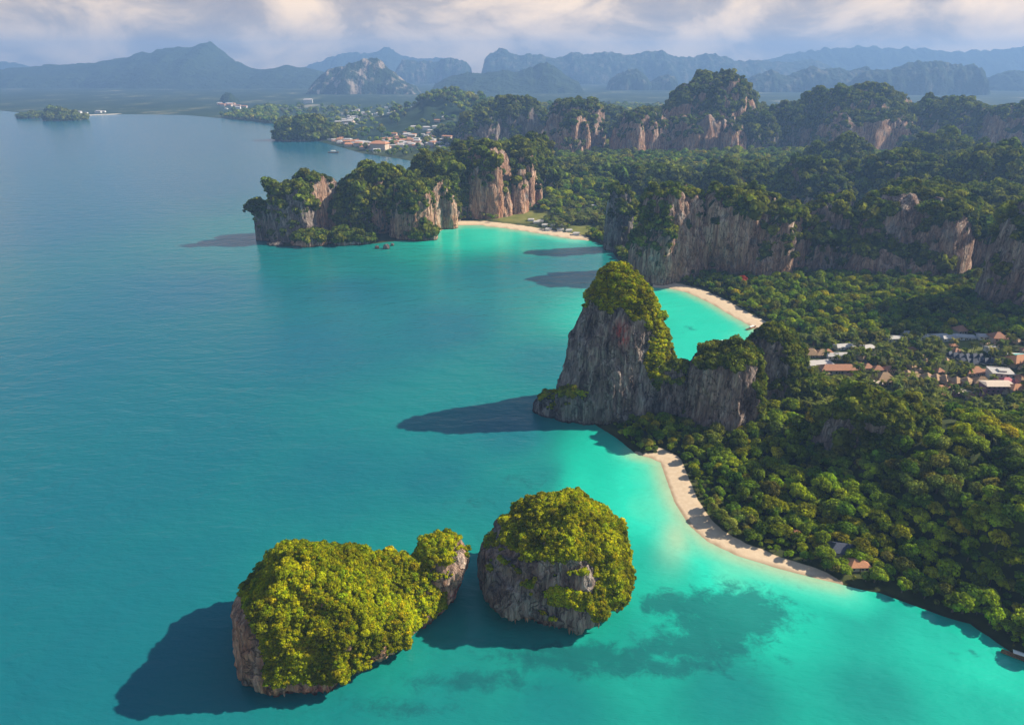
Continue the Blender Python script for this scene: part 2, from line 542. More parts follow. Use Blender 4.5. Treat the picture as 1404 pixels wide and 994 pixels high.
# ------------------------------------------------------------------ leaves, crowns and trees as meshes
def crown_geo(seed, clumps, per, leaf, flat=.72, spread=.62, core=True):
    r_ = np.random.default_rng(seed)
    V, F, L = [], [], []
    k = 0
    for c in range(clumps):
        a = 2.399 * c + r_.uniform(-.4, .4)
        zc = 1 - (c + .5) / clumps * 1.15
        rh = math.sqrt(max(0, 1 - zc * zc)) * r_.uniform(.8, 1.15)
        ctr = np.array([math.cos(a) * rh * spread, math.sin(a) * rh * spread, zc * spread * flat])
        rc = r_.uniform(.30, .46)
        tone = r_.uniform(.2, .8)
        dv = r_.normal(size=(per, 3)); dv[:, 2] += .45
        dv += ctr * .9
        dv /= np.linalg.norm(dv, axis=1)[:, None]
        pos = ctr + dv * rc * r_.uniform(.80, 1.10, (per, 1)) * np.array([1, 1, .8])
        nn = dv + r_.normal(size=(per, 3)) * .36
        nn /= np.linalg.norm(nn, axis=1)[:, None]
        tx = np.cross(nn, r_.normal(size=(per, 3))); tx /= np.linalg.norm(tx, axis=1)[:, None]
        ty = np.cross(nn, tx)
        s = leaf * r_.uniform(.6, 1.35, (per, 1))
        q = np.stack([pos + tx * s, pos + ty * s * .75 + nn * s * .15, pos - tx * s * .9, pos - ty * s * .8 + nn * s * .1], 1)
        V.append(q.reshape(-1, 3))
        F.append(np.arange(k, k + 4 * per).reshape(-1, 4)); k += 4 * per
        L.append(np.repeat(np.clip(tone + r_.uniform(-.25, .25, per), 0, 1), 4))
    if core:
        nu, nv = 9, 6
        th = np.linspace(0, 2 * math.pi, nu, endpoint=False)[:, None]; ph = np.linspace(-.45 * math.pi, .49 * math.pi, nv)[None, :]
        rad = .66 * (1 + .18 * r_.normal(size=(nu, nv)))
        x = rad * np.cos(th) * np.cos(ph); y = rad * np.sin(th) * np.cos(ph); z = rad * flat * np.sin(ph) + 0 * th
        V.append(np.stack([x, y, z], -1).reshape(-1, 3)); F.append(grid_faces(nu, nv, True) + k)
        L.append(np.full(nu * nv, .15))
    return np.concatenate(V), np.concatenate(F), np.concatenate(L)


def tube(path, rad, n=6):
    path = np.asarray(path, float); V = []
    for i, p in enumerate(path):
        dr = path[min(i + 1, len(path) - 1)] - path[max(i - 1, 0)]
        dr /= np.linalg.norm(dr)
        a = np.cross(dr, [0.3, 1, .2]); a /= np.linalg.norm(a); b_ = np.cross(dr, a)
        for j in range(n):
            q = 2 * math.pi * j / n
            V.append(p + rad[i] * (a * math.cos(q) + b_ * math.sin(q)))
    F = []
    for i in range(len(path) - 1):
        for j in range(n):
            F.append((i * n + j, i * n + (j + 1) % n, (i + 1) * n + (j + 1) % n, (i + 1) * n + j))
    return np.array(V), np.array(F)


def cat_geo(parts):
    V, F, k = [], [], 0
    for v, f in parts:
        V.append(v); F.append(np.asarray(f) + k); k += len(v)
    return np.concatenate(V), np.concatenate(F)


def trunk_geo(seed):
    r_ = np.random.default_rng(seed)
    top = np.array([r_.uniform(-.1, .1), r_.uniform(-.1, .1), .95])
    parts = [tube([(0, 0, -.15), (top[0] * .4, top[1] * .4, .45), top], [.10, .07, .05])]
    for k in range(4):
        a = k * 1.57 + r_.uniform(-.4, .4)
        e = top + np.array([math.cos(a) * .5, math.sin(a) * .5, .35])
        parts.append(tube([top * .8, (top + e) / 2 + [0, 0, -.05], e], [.045, .03, .015], 5))
    return cat_geo(parts)


CROWN_Z = 1.15
PROTO = {}           # kind -> list of (crown mesh, trunk mesh)


def make_kind(kind, leafmat, n, clumps, per, leaf, flat, spread, seed):
    out = []
    for i in range(n):
        v, f, l = crown_geo(seed + i, clumps, per, leaf, flat, spread)
        out.append((mesh('crown', v + np.array([0, 0, CROWN_Z]), f, leafmat, False, dict(lv=l)),
                    mesh('trunk', *trunk_geo(seed + i), BARK, True)))
    PROTO[kind] = out


make_kind('dark', LEAF_DARK, 3, 13, 64, .105, .80, .62, 11)
make_kind('bright', LEAF_BRIGHT, 3, 11, 70, .110, .62, .64, 31)
make_kind('olive', LEAF_OLIVE, 2, 14, 60, .100, .95, .58, 51)
make_kind('red', LEAF_RED, 1, 11, 60, .105, .6, .64, 71)

SHRUB = [mesh('shrub', *crown_geo(100 + i, 8, 44, .15, .8, .58)[:2], LEAF_ISLET, False, dict(lv=crown_geo(100 + i, 8, 44, .15, .8, .58)[2])) for i in range(4)]
CLIFF = [mesh('cliff_shrub', *crown_geo(120 + i, 8, 26, .19, .85, .58)[:2], LEAF_KARST, False, dict(lv=crown_geo(120 + i, 8, 26, .19, .85, .58)[2])) for i in range(4)]


def palm_geo(seed):
    r_ = np.random.default_rng(seed)
    V, F, L, k = [], [], [], 0
    for i in range(16):
        a = i * 2.4 + r_.uniform(-.2, .2)
        up = r_.uniform(-.1, .9)
        pr = None
        for s in range(5):
            x = s / 4
            rad = x * 1.0
            z = up * x * .9 - 1.05 * x * x * (.5 + .3 * (1 - up))
            w = .17 * math.sin(math.pi * min(1, .12 + x * .85)) + .01
            c = np.array([math.cos(a) * rad, math.sin(a) * rad, z])
            sd = np.array([-math.sin(a), math.cos(a), 0]) * w
            V += [c - sd - [0, 0, w * .5], c, c + sd - [0, 0, w * .5]]
            L += [.3, .75, .4]
            if s:
                b0 = k + 3 * (s - 1)
                F += [(b0, b0 + 1, b0 + 4, b0 + 3), (b0 + 1, b0 + 2, b0 + 5, b0 + 4)]
        k += 15
    return np.array(V), np.array(F), np.array(L)


LEAF_PALM = make_leaf('palm_fronds', [(0.136, 0.173, 0.029), (0.192, 0.203, 0.034), (0.104, 0.15, 0.029), (0.24, 0.21, 0.046)])
PALM = []
for i in range(2):
    v, f, l = palm_geo(5 + i)
    PALM.append((mesh('fronds', v + np.array([.12, 0, 2.5]), f, LEAF_PALM, False, dict(lv=l)),
                 mesh('trunk', *tube([(0, 0, -.2), (.02, 0, .8), (.06, 0, 1.7), (.12, 0, 2.52)], [.075, .05, .045, .04]), BARK)))


def joined(a, b_, name):
    """crown and trunk as one mesh for the uncountable forest"""
    va = np.empty(len(a.vertices) * 3, np.float32); a.vertices.foreach_get('co', va)
    vb = np.empty(len(b_.vertices) * 3, np.float32); b_.vertices.foreach_get('co', vb)
    fa = [tuple(p.vertices) for p in a.polygons]; fb_ = [tuple(i + len(a.vertices) for i in p.vertices) for p in b_.polygons]
    la = np.zeros(len(a.vertices), np.float32); a.attributes['lv'].data.foreach_get('value', la)
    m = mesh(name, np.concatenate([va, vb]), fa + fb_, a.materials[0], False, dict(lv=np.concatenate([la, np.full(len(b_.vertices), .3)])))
    m.materials.append(b_.materials[0])
    mi = np.zeros(len(m.polygons), np.int32); mi[len(fa):] = 1
    m.polygons.foreach_set('material_index', mi)
    return m


_cols = {}


def proto_collection(name, meshes):
    c = bpy.data.collections.new(name)
    for m in meshes:
        c.objects.link(bpy.data.objects.new(name, m))
    _cols[name] = c
    return c


def scatter(name, pts, scl, rot, idx, coll, parent=None, label=None):
    """one object carrying all the uncountable plants, as instances on points"""
    me = bpy.data.meshes.new(name)
    pts = np.asarray(pts, np.float32)
    me.vertices.add(len(pts)); me.vertices.foreach_set('co', pts.ravel())
    for nm, typ, dat in (('scl', 'FLOAT_VECTOR', scl), ('rot', 'FLOAT_VECTOR', rot)):
        a = me.attributes.new(nm, typ, 'POINT'); a.data.foreach_set('vector', np.asarray(dat, np.float32).ravel())
    a = me.attributes.new('idx', 'INT', 'POINT'); a.data.foreach_set('value', np.asarray(idx, np.int32))
    me.update()
    o = obj(name, me, parent)
    g = bpy.data.node_groups.new(name, 'GeometryNodeTree')
    g.interface.new_socket('Geometry', in_out='INPUT', socket_type='NodeSocketGeometry')
    g.interface.new_socket('Geometry', in_out='OUTPUT', socket_type='NodeSocketGeometry')
    gi = g.nodes.new('NodeGroupInput'); go = g.nodes.new('NodeGroupOutput')
    ip = g.nodes.new('GeometryNodeInstanceOnPoints')
    ci = g.nodes.new('GeometryNodeCollectionInfo')
    ci.inputs['Collection'].default_value = coll
    ci.inputs['Separate Children'].default_value = True
    ci.inputs['Reset Children'].default_value = True
    def na(nm, typ):
        n = g.nodes.new('GeometryNodeInputNamedAttribute'); n.data_type = typ; n.inputs['Name'].default_value = nm
        return n.outputs['Attribute']
    L = g.links.new
    L(gi.outputs[0], ip.inputs['Points']); L(ci.outputs[0], ip.inputs['Instance'])
    ip.inputs['Pick Instance'].default_value = True
    L(na('idx', 'INT'), ip.inputs['Instance Index'])
    eu = g.nodes.new('FunctionNodeEulerToRotation'); L(na('rot', 'FLOAT_VECTOR'), eu.inputs[0])
    L(eu.outputs[0], ip.inputs['Rotation']); L(na('scl', 'FLOAT_VECTOR'), ip.inputs['Scale'])
    L(ip.outputs[0], go.inputs[0])
    md = o.modifiers.new('plants', 'NODES'); md.node_group = g
    tag(o, label, kind='stuff')
    return o


C_SHRUB = proto_collection('islet_shrub', SHRUB)
C_CLIFF = proto_collection('hill_shrub', CLIFF)
TREE_LIST = [(k, i) for k in ('dark', 'bright', 'olive') for i in range(len(PROTO[k]))]
C_TREE = proto_collection('forest_tree', [joined(*PROTO[k][i], 'forest_tree') for k, i in TREE_LIST])
C_PALM = proto_collection('coconut_palm', [joined(*p, 'coconut_palm') for p in PALM])

# ------------------------------------------------------------------ limestone bodies
def superell(p, q, n=40):
    f = np.linspace(0, math.pi / 2, n)
    return np.stack([np.cos(f).clip(0) ** p, np.sin(f) ** q], 1)


def resample(prof, n):
    prof = np.asarray(prof, float)
    s = np.r_[0, np.cumsum(np.hypot(*np.diff(prof, axis=0).T))]
    q = np.linspace(0, s[-1], n)
    return np.stack([np.interp(q, s, prof[:, 0]), np.interp(q, s, prof[:, 1])], 1)


def per(th, ctl):
    """periodic interpolation of (angle in degrees, value)"""
    if isinstance(ctl, (int, float)): return np.full_like(th, ctl)
    a = np.array([c[0] for c in ctl], float); v_ = np.array([c[1] for c in ctl], float)
    return np.interp(np.degrees(th) % 360, np.r_[a - 360, a, a + 360], np.r_[v_, v_, v_])


FOOT = []   # footprints, to keep trees out


def lobe(cx, cy, a, b, h, prof=None, p=.35, q=.9, rot=0., Rt=1., lean=(0, 0), nth=150, nph=60, seed=0, big=.10, bigs=None, flute=.035, finea=.012,
         notch=0., notch_h=5., veg=0., vegt=.46, warm=.3, red=None, z0=0., hvar=0., foot=True, vnoise=.30, cuts=(), auto=0, rcuts=(), vegz=0.):
    th = np.linspace(0, 2 * math.pi, nth, endpoint=False)
    if prof is None:
        A_ = per(th, p); B_ = per(th, q)
        f = np.linspace(0, math.pi / 2, 60)
        pr = np.stack([resample(np.stack([np.cos(f).clip(0) ** A_[i], np.sin(f) ** B_[i] * h / max(a, b)], 1), nph) for i in range(nth)])
        rad, zz = pr[..., 0], pr[..., 1] * max(a, b) / h
    else:
        pf = np.asarray(prof, float) * [1, h / max(a, b)]
        pr = resample(pf, nph); rad = np.repeat(pr[None, :, 0], nth, 0); zz = np.repeat(pr[None, :, 1], nth, 0) * max(a, b) / h
    Rv = per(th, Rt)[:, None]
    x = a * Rv * rad * np.cos(th)[:, None]; y = b * Rv * rad * np.sin(th)[:, None]
    c_, s_ = math.cos(R(rot)), math.sin(R(rot))
    X = cx + x * c_ - y * s_ + lean[0] * zz; Y = cy + x * s_ + y * c_ + lean[1] * zz
    Z = z0 + zz * h
    if notch:
        k = 1 - notch * (1 - sst(Z, 1.2, notch_h))
        X = cx + (X - cx) * k; Y = cy + (Y - cy) * k
    G = np.stack([X, Y, Z], -1)

    def normals(G):
        du = np.roll(G, -1, 0) - np.roll(G, 1, 0); dv = np.gradient(G, axis=1)
        n = np.cross(du, dv); return n / (np.linalg.norm(n, axis=-1, keepdims=True) + 1e-9)
    S = max(a, b)
    bs = bigs or 1.9 / S
    off = seed * 13.7
    N = normals(G)
    N[:, -1] = (0, 0, 1)
    fade = np.ones((1, nph)); fade[0, 0] = .5
    dbig = fbm(G * bs * np.array([1, 1, .6]) + off, 3)
    # karst knobs: sharper clefts than crests
    knob = 1 - np.abs(fbm(G * bs * np.array([2.2, 2.2, .8]) + off + 50, 2)) * 2
    G = G + N * (fade * (big * S * dbig + big * .45 * S * (knob - .6)))[..., None]
    if auto:
        cr_ = random.Random(seed + 5)
        cuts = list(cuts)
        for _ in range(auto):
            an = cr_.uniform(math.pi * .9, math.pi * 2.1); tilt = cr_.uniform(-.06, .35)
            nx_, ny_ = math.cos(an), math.sin(an)
            ext = math.hypot(a * nx_, b * ny_)
            cuts.append((nx_, ny_, tilt, cr_.uniform(.74, .97) * ext + tilt * h * cr_.uniform(.5, .9)))
    cuts = list(cuts) + [(nx_, ny_, nz_, f_ * math.hypot(a * nx_, b * ny_) + nz_ * h * .5) for (nx_, ny_, nz_, f_) in rcuts]
    for (nx_, ny_, nz_, dd_) in cuts:
        L_ = math.sqrt(nx_ * nx_ + ny_ * ny_ + nz_ * nz_)
        nv_ = np.array([nx_, ny_, nz_]) / L_
        over = np.maximum(0, (G - np.array([cx, cy, 0])) @ nv_ - dd_ / L_)
        G = G - nv_ * (over * .88)[..., None]
    if hvar: G[..., 2] += hvar * h * sst(zz, .3, 1) * fbm(np.stack([X * bs * 1.6, Y * bs * 1.6, X * 0 + off], -1), 3)
    G[:, -1] = G[:, -1].mean(0)
    G[:, -2] = G[:, -2] * .5 + G[:, -1] * .5
    N = normals(G); N[:, -1] = (0, 0, 1)
    slope = N[..., 2].copy()
    steep = sst(slope, .75, .3)
    fl = np.abs(fbm(G * (7.5 / S) * np.array([1, 1, .16]) + off + 9, 3))
    fn = fbm(G * (16.0 / S) * np.array([1, 1, .5]) + off + 3, 3)
    fl = fl + .45 * np.abs(fbm(G * (19.0 / S) * np.array([1, 1, .12]) + off + 31, 2))
    G = G + N * (flute * S * (fl - .5) * steep * 1.3 + finea * S * fn)[..., None]
    vb = per(th + R(rot), veg)[:, None] if not callable(veg) else veg(G, zz)
    vg = slope + vb + vegz * sst(zz, .42, .74) + vnoise * fbm(G * (3.2 / S) * np.array([1, 1, .55]) + off + 70, 3)
    vg = sst(vg, vegt - .13, vegt + .13)
    vg = vg * sst(G[..., 2], 2.5, 7.0)
    wm = np.full(vg.shape, warm) * (1 - .4 * zz)
    rd = np.zeros_like(vg)
    if red is not None:
        for (rx, ry, rz, s) in red:
            rd = np.maximum(rd, np.exp(-(((G[..., 0] - rx) / s) ** 2 + ((G[..., 1] - ry) / (s * 2)) ** 2 + ((G[..., 2] - rz) / (s * 1.3)) ** 2)))
    if z0 <= 0: G[:, 0, 2] = -5
    else: G[:, 0, 2] = -3
    if foot: FOOT.append((cx, cy, a, b, rot))
    return dict(V=G.reshape(-1, 3), F=grid_faces(nth, nph, True), veg=vg.ravel(), warm=wm.ravel(), red=rd.ravel(), N=N.reshape(-1, 3))


def px_lobe(xl, xr, by, tx, ty, ratio=.8, **kw):
    """limestone body from where its foot and top stand in the photograph; the foot lies on the ground"""
    yf = P(702, by)[1]
    a = (xr - xl) / 2 * (yf * CP + CAM_H * SP) / FPX
    b = ratio * a
    cy = yf + b
    a = (xr - xl) / 2 * (cy * CP + CAM_H * SP * .8) / FPX
    h = Zat(ty, cy)
    cx = Xat((xl + xr) / 2, cy, h * .3)
    lx = Xat(tx, cy, h) - cx
    return lobe(cx, cy, a, b, h, lean=(lx, 0), **kw)


def put_body(name, lobes, label, cat=None, kind=None, shrub=(5, .02), coll=None, foliage='shrubs', nproto=4, loc=None, dens_cap=9000, sink=.25, ident=0):
    V, F, k = [], [], 0
    for l in lobes:
        V.append(l['V']); F.append(l['F'] + k); k += len(l['V'])
    V = np.concatenate(V); F = np.concatenate(F)
    at = {n: np.concatenate([l[n] for l in lobes]) for n in ('veg', 'warm', 'red')}
    N = np.concatenate([l['N'] for l in lobes])
    me = mesh('rock', V, F, ROCK, True, at)
    if kind == 'structure':
        root = obj(name, me)
        tag(root, label, None, None, 'structure')
    else:
        root = empty(name, (0, 0, 0))
        tag(root, label, cat)
        obj('rock', me, root)
    # plants on the gentle and the overgrown faces
    size, dens = shrub
    r_ = np.random.default_rng(len(V) + ident)
    Q = V[F]
    ar = .5 * np.linalg.norm(np.cross(Q[:, 2] - Q[:, 0], Q[:, 3] - Q[:, 1]), axis=1)
    vgf = at['veg'][F].mean(1)
    pr = ar * dens * np.clip((vgf - .35) * 2, 0, 1)
    tot = pr.sum()
    n = int(min(tot, dens_cap))
    if n > 0:
        fi = r_.choice(len(F), n, p=pr / tot)
        uv = r_.random((n, 2))
        q = Q[fi]
        pt = (q[:, 0] * (1 - uv[:, :1]) + q[:, 1] * uv[:, :1]) * (1 - uv[:, 1:]) + (q[:, 3] * (1 - uv[:, :1]) + q[:, 2] * uv[:, :1]) * uv[:, 1:]
        nn = N[F[fi]].mean(1)
        s = size * r_.lognormal(0, .48, n)
        # facing the camera side or crest only (the far sides are never seen)
        keep = (pt[:, 2] > 2.5)
        pt, nn, s = pt[keep], nn[keep], s[keep]
        pt = pt + nn * (s * sink)[:, None]
        return root, pt, s, r_
    return root, np.zeros((0, 3)), np.zeros(0), r_


def scat_shrubs(root, name, pt, s, r_, coll, nproto, label):
    n = len(pt)
    scl = np.stack([s, s, s * r_.uniform(.75, 1.15, n)], 1)
    rot = np.stack([r_.uniform(-.35, .35, n), r_.uniform(-.35, .35, n), r_.uniform(0, 6.28, n)], 1)
    return scatter(name, pt, scl, rot, r_.integers(0, nproto, n), coll, root, label)


def project(pt):
    """picture coordinates in the photograph, to know what is in view"""
    Xc = pt[:, 0]; dz = pt[:, 2] - CAM_H
    dep = pt[:, 1] * CP - dz * SP
    up = pt[:, 1] * SP + dz * CP
    return 702 + FPX * Xc / dep, 497 - FPX * up / dep, dep


SHRUB_POOL = []     # (score, islet index, pt, scale)

# --- the pair of islets
def veg1(G, zz):
    xr, yr, z = G[..., 0] + 89, G[..., 1] - 245, G[..., 2]
    left = sst(-.88 * xr - .42 * yr, 25, 33)
    low = sst(z, 12, 6) * sst(np.abs(xr + 8), 24, 14)
    return .55 - 1.5 * left * sst(z, 46, 38) - .8 * low - .35 * sst(z, 49, 54) * sst(xr, -4, 6)


def veg2(G, zz):
    xr, z = G[..., 0] - 20.5, G[..., 2]
    return -.42 + .85 * sst(zz, .66, .80) + .95 * sst(xr, 14, 26) + .95 * np.exp(-((xr - 4) / 16) ** 2 - ((z - 20) / 9.5) ** 2) + .10 * sst(-xr, 24, 34) - .9 * sst(z, 11, 6)


is1 = [lobe(-89, 245, 46, 36, 49, p=[(0, 1.1), (60, .9), (130, .5), (175, .36), (215, .45), (245, .75), (290, .85)], q=[(0, 1.0), (180, .85)], rot=24, lean=(-6, -1), nth=280, nph=110, seed=3,
            notch=.2, notch_h=8, big=.14, flute=.03, finea=.016, veg=veg1, vegt=.40, warm=1.0, vnoise=.35, red=[(-82, 212, 5, 5), (-78, 214, 7, 4)],
            cuts=[(-.88, -.42, .12, 37), (-.72, .0, .69, 42), (.1, -.97, .22, 34), (.15, .5, .85, 45), (.62, -.70, .35, 42)]),
       lobe(-58, 266, 26, 18, 29, p=.8, q=.9, nth=140, nph=50, seed=5, notch=.1, big=.09, veg=.4, vegt=.42, warm=.9),
       lobe(-38, 276, 12.5, 14, 33, prof=[(.86, 0), (.85, .1), (.90, .25), (1.0, .42), (1.16, .56), (1.14, .70), (.86, .88), (.5, .98), (0, 1)], nth=130, nph=60, seed=8, notch=.12,
            veg=[(0, -.25), (90, -.1), (180, .3), (260, .1), (320, -.2)], vegt=.50, warm=.8, red=[(-27, 266, 10, 5)], lean=(3, 0))]
is2 = [lobe(20.5, 280, 42, 35, 51, prof=[(.93, 0), (.93, .05), (1.0, .12), (1.0, .25), (.95, .42), (.85, .60), (.68, .77), (.46, .90), (.22, .975), (0, 1)], nth=280, nph=110, seed=12, notch=.22, notch_h=9,
            big=.11, flute=.04, finea=.016, veg=veg2, vegt=.42, warm=.35, vnoise=.38, lean=(6, 0),
            cuts=[(-.95, -.25, .1, 36), (-.50, 0, .86, 41), (-.15, -.97, .2, 33.5), (.9, -.3, .3, 41), (.35, .1, .9, 50)])]
for k, (lb, nm) in enumerate(((is1, 'two-humped islet thick with yellow-green shrubs, linked to a small overhanging rocky head'),
                              (is2, 'dome-shaped single islet with a bare grey cliff and undercut foot hung with stalactites'))):
    root, pt, s, r_ = put_body('rock_islet', lb, nm, 'islet', shrub=(.64, 4.2), ident=k, dens_cap=45000)
    SHRUB_POOL.append((root, pt, s, r_))

# stalactites under the overhanging feet
STAL = []
for k in range(3):
    r_ = np.random.default_rng(k)
    STAL.append(mesh('stalactite', *tube([(0, 0, 2.0), (.05, 0, .3), (0, .06, -.9), (.03, 0, -2.0)], [.85, .6, .36, .06], 7), ROCK, True,
                     dict(veg=np.zeros(28), warm=np.full(28, .7), red=np.zeros(28))))


def stalactites(root, lb, n, seed, az0, az1):
    r_ = random.Random(seed)
    V = lb['V'].reshape(-1, lb['n1'], 3)
    for k in range(n):
        i = int((az0 + (az1 - az0) * r_.random()) / 360 * V.shape[0]) % V.shape[0]
        col = V[i]; j = int(np.argmax((col[:, 2] > 5.2)))
        o = obj('stalactite', r_.choice(STAL), root)
        c = V[:, 0].mean(0)
        q = col[j] + (c - col[j]) * .02
        o.location = (q[0], q[1], q[2] - r_.uniform(.5, 2.0)); s = r_.uniform(.6, 1.25)
        o.scale = (s, s, s * r_.uniform(.8, 1.5)); o.rotation_euler = (0, 0, r_.uniform(0, 6))


for l in is1 + is2: l['n1'] = len(l['V']) // (280 if len(l['V']) > 20000 else (140 if len(l['V']) == 7000 else 130))
stalactites(SHRUB_POOL[0][0], is1[0], 16, 3, 200, 290)
stalactites(SHRUB_POOL[1][0], is2[0], 34, 5, 200, 330)

# --- the tower and the stacks beside it
tower = [lobe(84, 489, 49, 37, 118, prof=[(1.0, 0), (1.0, .06), (.95, .16), (.80, .34), (.67, .52), (.53, .70), (.41, .82), (.27, .92), (.13, .98), (0, 1)], nth=280, nph=150, seed=21, lean=(-5, 0), Rt=[(0, 1.12), (60, 1), (180, 1.0), (270, 1)], finea=.016, vnoise=.38,
              cuts=[(-.2, -.97, .25, 40), (.85, -.5, .3, 60)], big=.06, flute=.035, notch=.05, veg=lambda G, zz: -.40 + .95 * sst(zz, .58, .80) + .8 * sst(G[..., 0] - 84, 6, 24) * sst(zz, .12, .35) + .25 * sst(84 - G[..., 0], 25, 45), vegt=.42, warm=.22,
              red=[(80, 470, 71, 5.5), (82, 470, 66, 5)]),
         lobe(34, 481, 18, 14, 15, p=.7, nth=90, nph=36, seed=23, veg=-.25, warm=.1),
         lobe(58, 470, 26, 13, 26, p=.5, nth=110, nph=44, seed=24, veg=-.05, warm=.2)]
stack2 = [lobe(157, 459, 29, 27, 64, p=[(0, .4), (90, .5), (180, .3), (270, .34)], q=.85, nth=220, nph=100, seed=27, vnoise=.42, cuts=[(-.25, -.95, .12, 28), (-.9, -.3, .1, 29), (-.4, 0, .9, 54)], big=.10, flute=.04, veg=lambda G, zz: -.34 + .8 * sst(zz, .82, .95) + .9 * sst(G[..., 0] - 157, 12, 24) + .3 * fbm(G * .03, 2), vegt=.44, warm=.35),
          lobe(118, 472, 26, 18, 44, p=.6, nth=110, nph=50, seed=28, veg=-.1, warm=.2)]
stack3 = [lobe(207, 500, 26, 25, 64, prof=[(1.1, 0), (1.04, .2), (.95, .45), (.82, .65), (.62, .82), (.36, .94), (0, 1)], nth=220, nph=90, seed=31, big=.10, vnoise=.45,
               veg=lambda G, zz: -.16 + .7 * sst(G[..., 0] - 205, 0, 14) + .45 * sst(zz, .8, .95), vegt=.42, warm=.3, cuts=[(-.9, -.4, .2, 24)]),
          lobe(236, 488, 25, 22, 25, p=.8, nth=110, nph=44, seed=33, big=.1, veg=.3, vegt=.4, warm=.3)]
KX, KY = P(1205, 645)
knoll = [lobe(KX, KY, 44, 34, 50, p=[(0, 1.1), (90, .8), (180, .35), (240, .45), (300, .9)], nth=180, nph=70, seed=35, big=.10, vnoise=.4, veg=lambda G, zz: .12 + .6 * sst(G[..., 0] - KX, -22, -8), vegt=.4, warm=.3,
              cuts=[(-.9, -.35, .15, 38)])]
LOWER = []
for nm, lb, lab, dn in (('rock_tower', tower, 'tallest bell-shaped limestone tower with green cap rising from the sea', .16),
                        ('rock_stack', stack2, 'steep grey rock stack with ragged flat crown, joined to the tall tower', .16),
                        ('rock_stack', stack3, 'dark pointed rock stack with wooded right slope, beside the resort roofs', .14),
                        ('rock_knoll', knoll, 'low wooded knoll with a dark cliff side, standing in the jungle', .10)):
    root, pt, s, r_ = put_body(nm, lb, lab, 'rock', shrub=(0.9 if nm == 'rock_tower' else 1.3 if nm == 'rock_stack' else 2.4, dn * (9 if nm == 'rock_tower' else 5 if nm == 'rock_stack' else 2)), ident=len(LOWER) + 5)
    LOWER.append((root, pt, s, r_, nm))

# --- headland on the left, cliffs behind the middle bay, ridge behind
SUNNY = [(.80, -.60, .08, .42)]      # a flat wall turned to the morning sun


def lean_of(r):
    return 0.0


def many(rows, dty=0, **com):
    out = []
    for i, r in enumerate(rows):
        kw = dict(com); kw.update(r[6] if len(r) > 6 else {})
        kw.setdefault('seed', 100 + i + com.get('seed0', 0)); kw.pop('seed0', None)
        kw['veg'] = [(a_, v_ - .03) for a_, v_ in kw['veg']] if isinstance(kw.get('veg'), list) else kw.get('veg', 0.) - .03
        r = (*r[:4], r[4] + dty, *r[5:])
        main = px_lobe(*r[:6], **kw)
        out.append(main)
        kn = random.Random(kw['seed'] * 7 + 1)
        cx, cy, a, b, rot = FOOT[-1]
        h = main['V'][:, 2].max() * .93
        if a < 22: continue
        nk = 6 if a < 60 else 9
        for j in range(nk):
            ang = kn.uniform(math.pi * .95, math.pi * 2.05) if j < nk * .7 else kn.uniform(0, math.pi)
            rr_ = kn.uniform(.55, .95) if j < nk * .7 else kn.uniform(.1, .6)
            k2 = dict(kw)
            for q_ in ('nth', 'nph', 'seed', 'hvar', 'q', 'rcuts'): k2.pop(q_, None)
            k2['p'] = kn.uniform(.6, 1.15)
            vv = kw.get('veg', 0.)
            k2['veg'] = [(a_, v_ + .13) for a_, v_ in vv] if isinstance(vv, list) else vv + .13
            ra = a * kn.uniform(.24, .42)
            hh = h * (kn.uniform(.45, .98) if rr_ > .6 else kn.uniform(.95, 1.10))
            out.append(lobe(cx + lean_of(r) * .5 + a * rr_ * math.cos(ang), cy + b * rr_ * math.sin(ang), ra, ra * kn.uniform(.75, 1.1), hh, nth=42, nph=23, seed=kw['seed'] * 11 + j, foot=False, **k2))
    return out


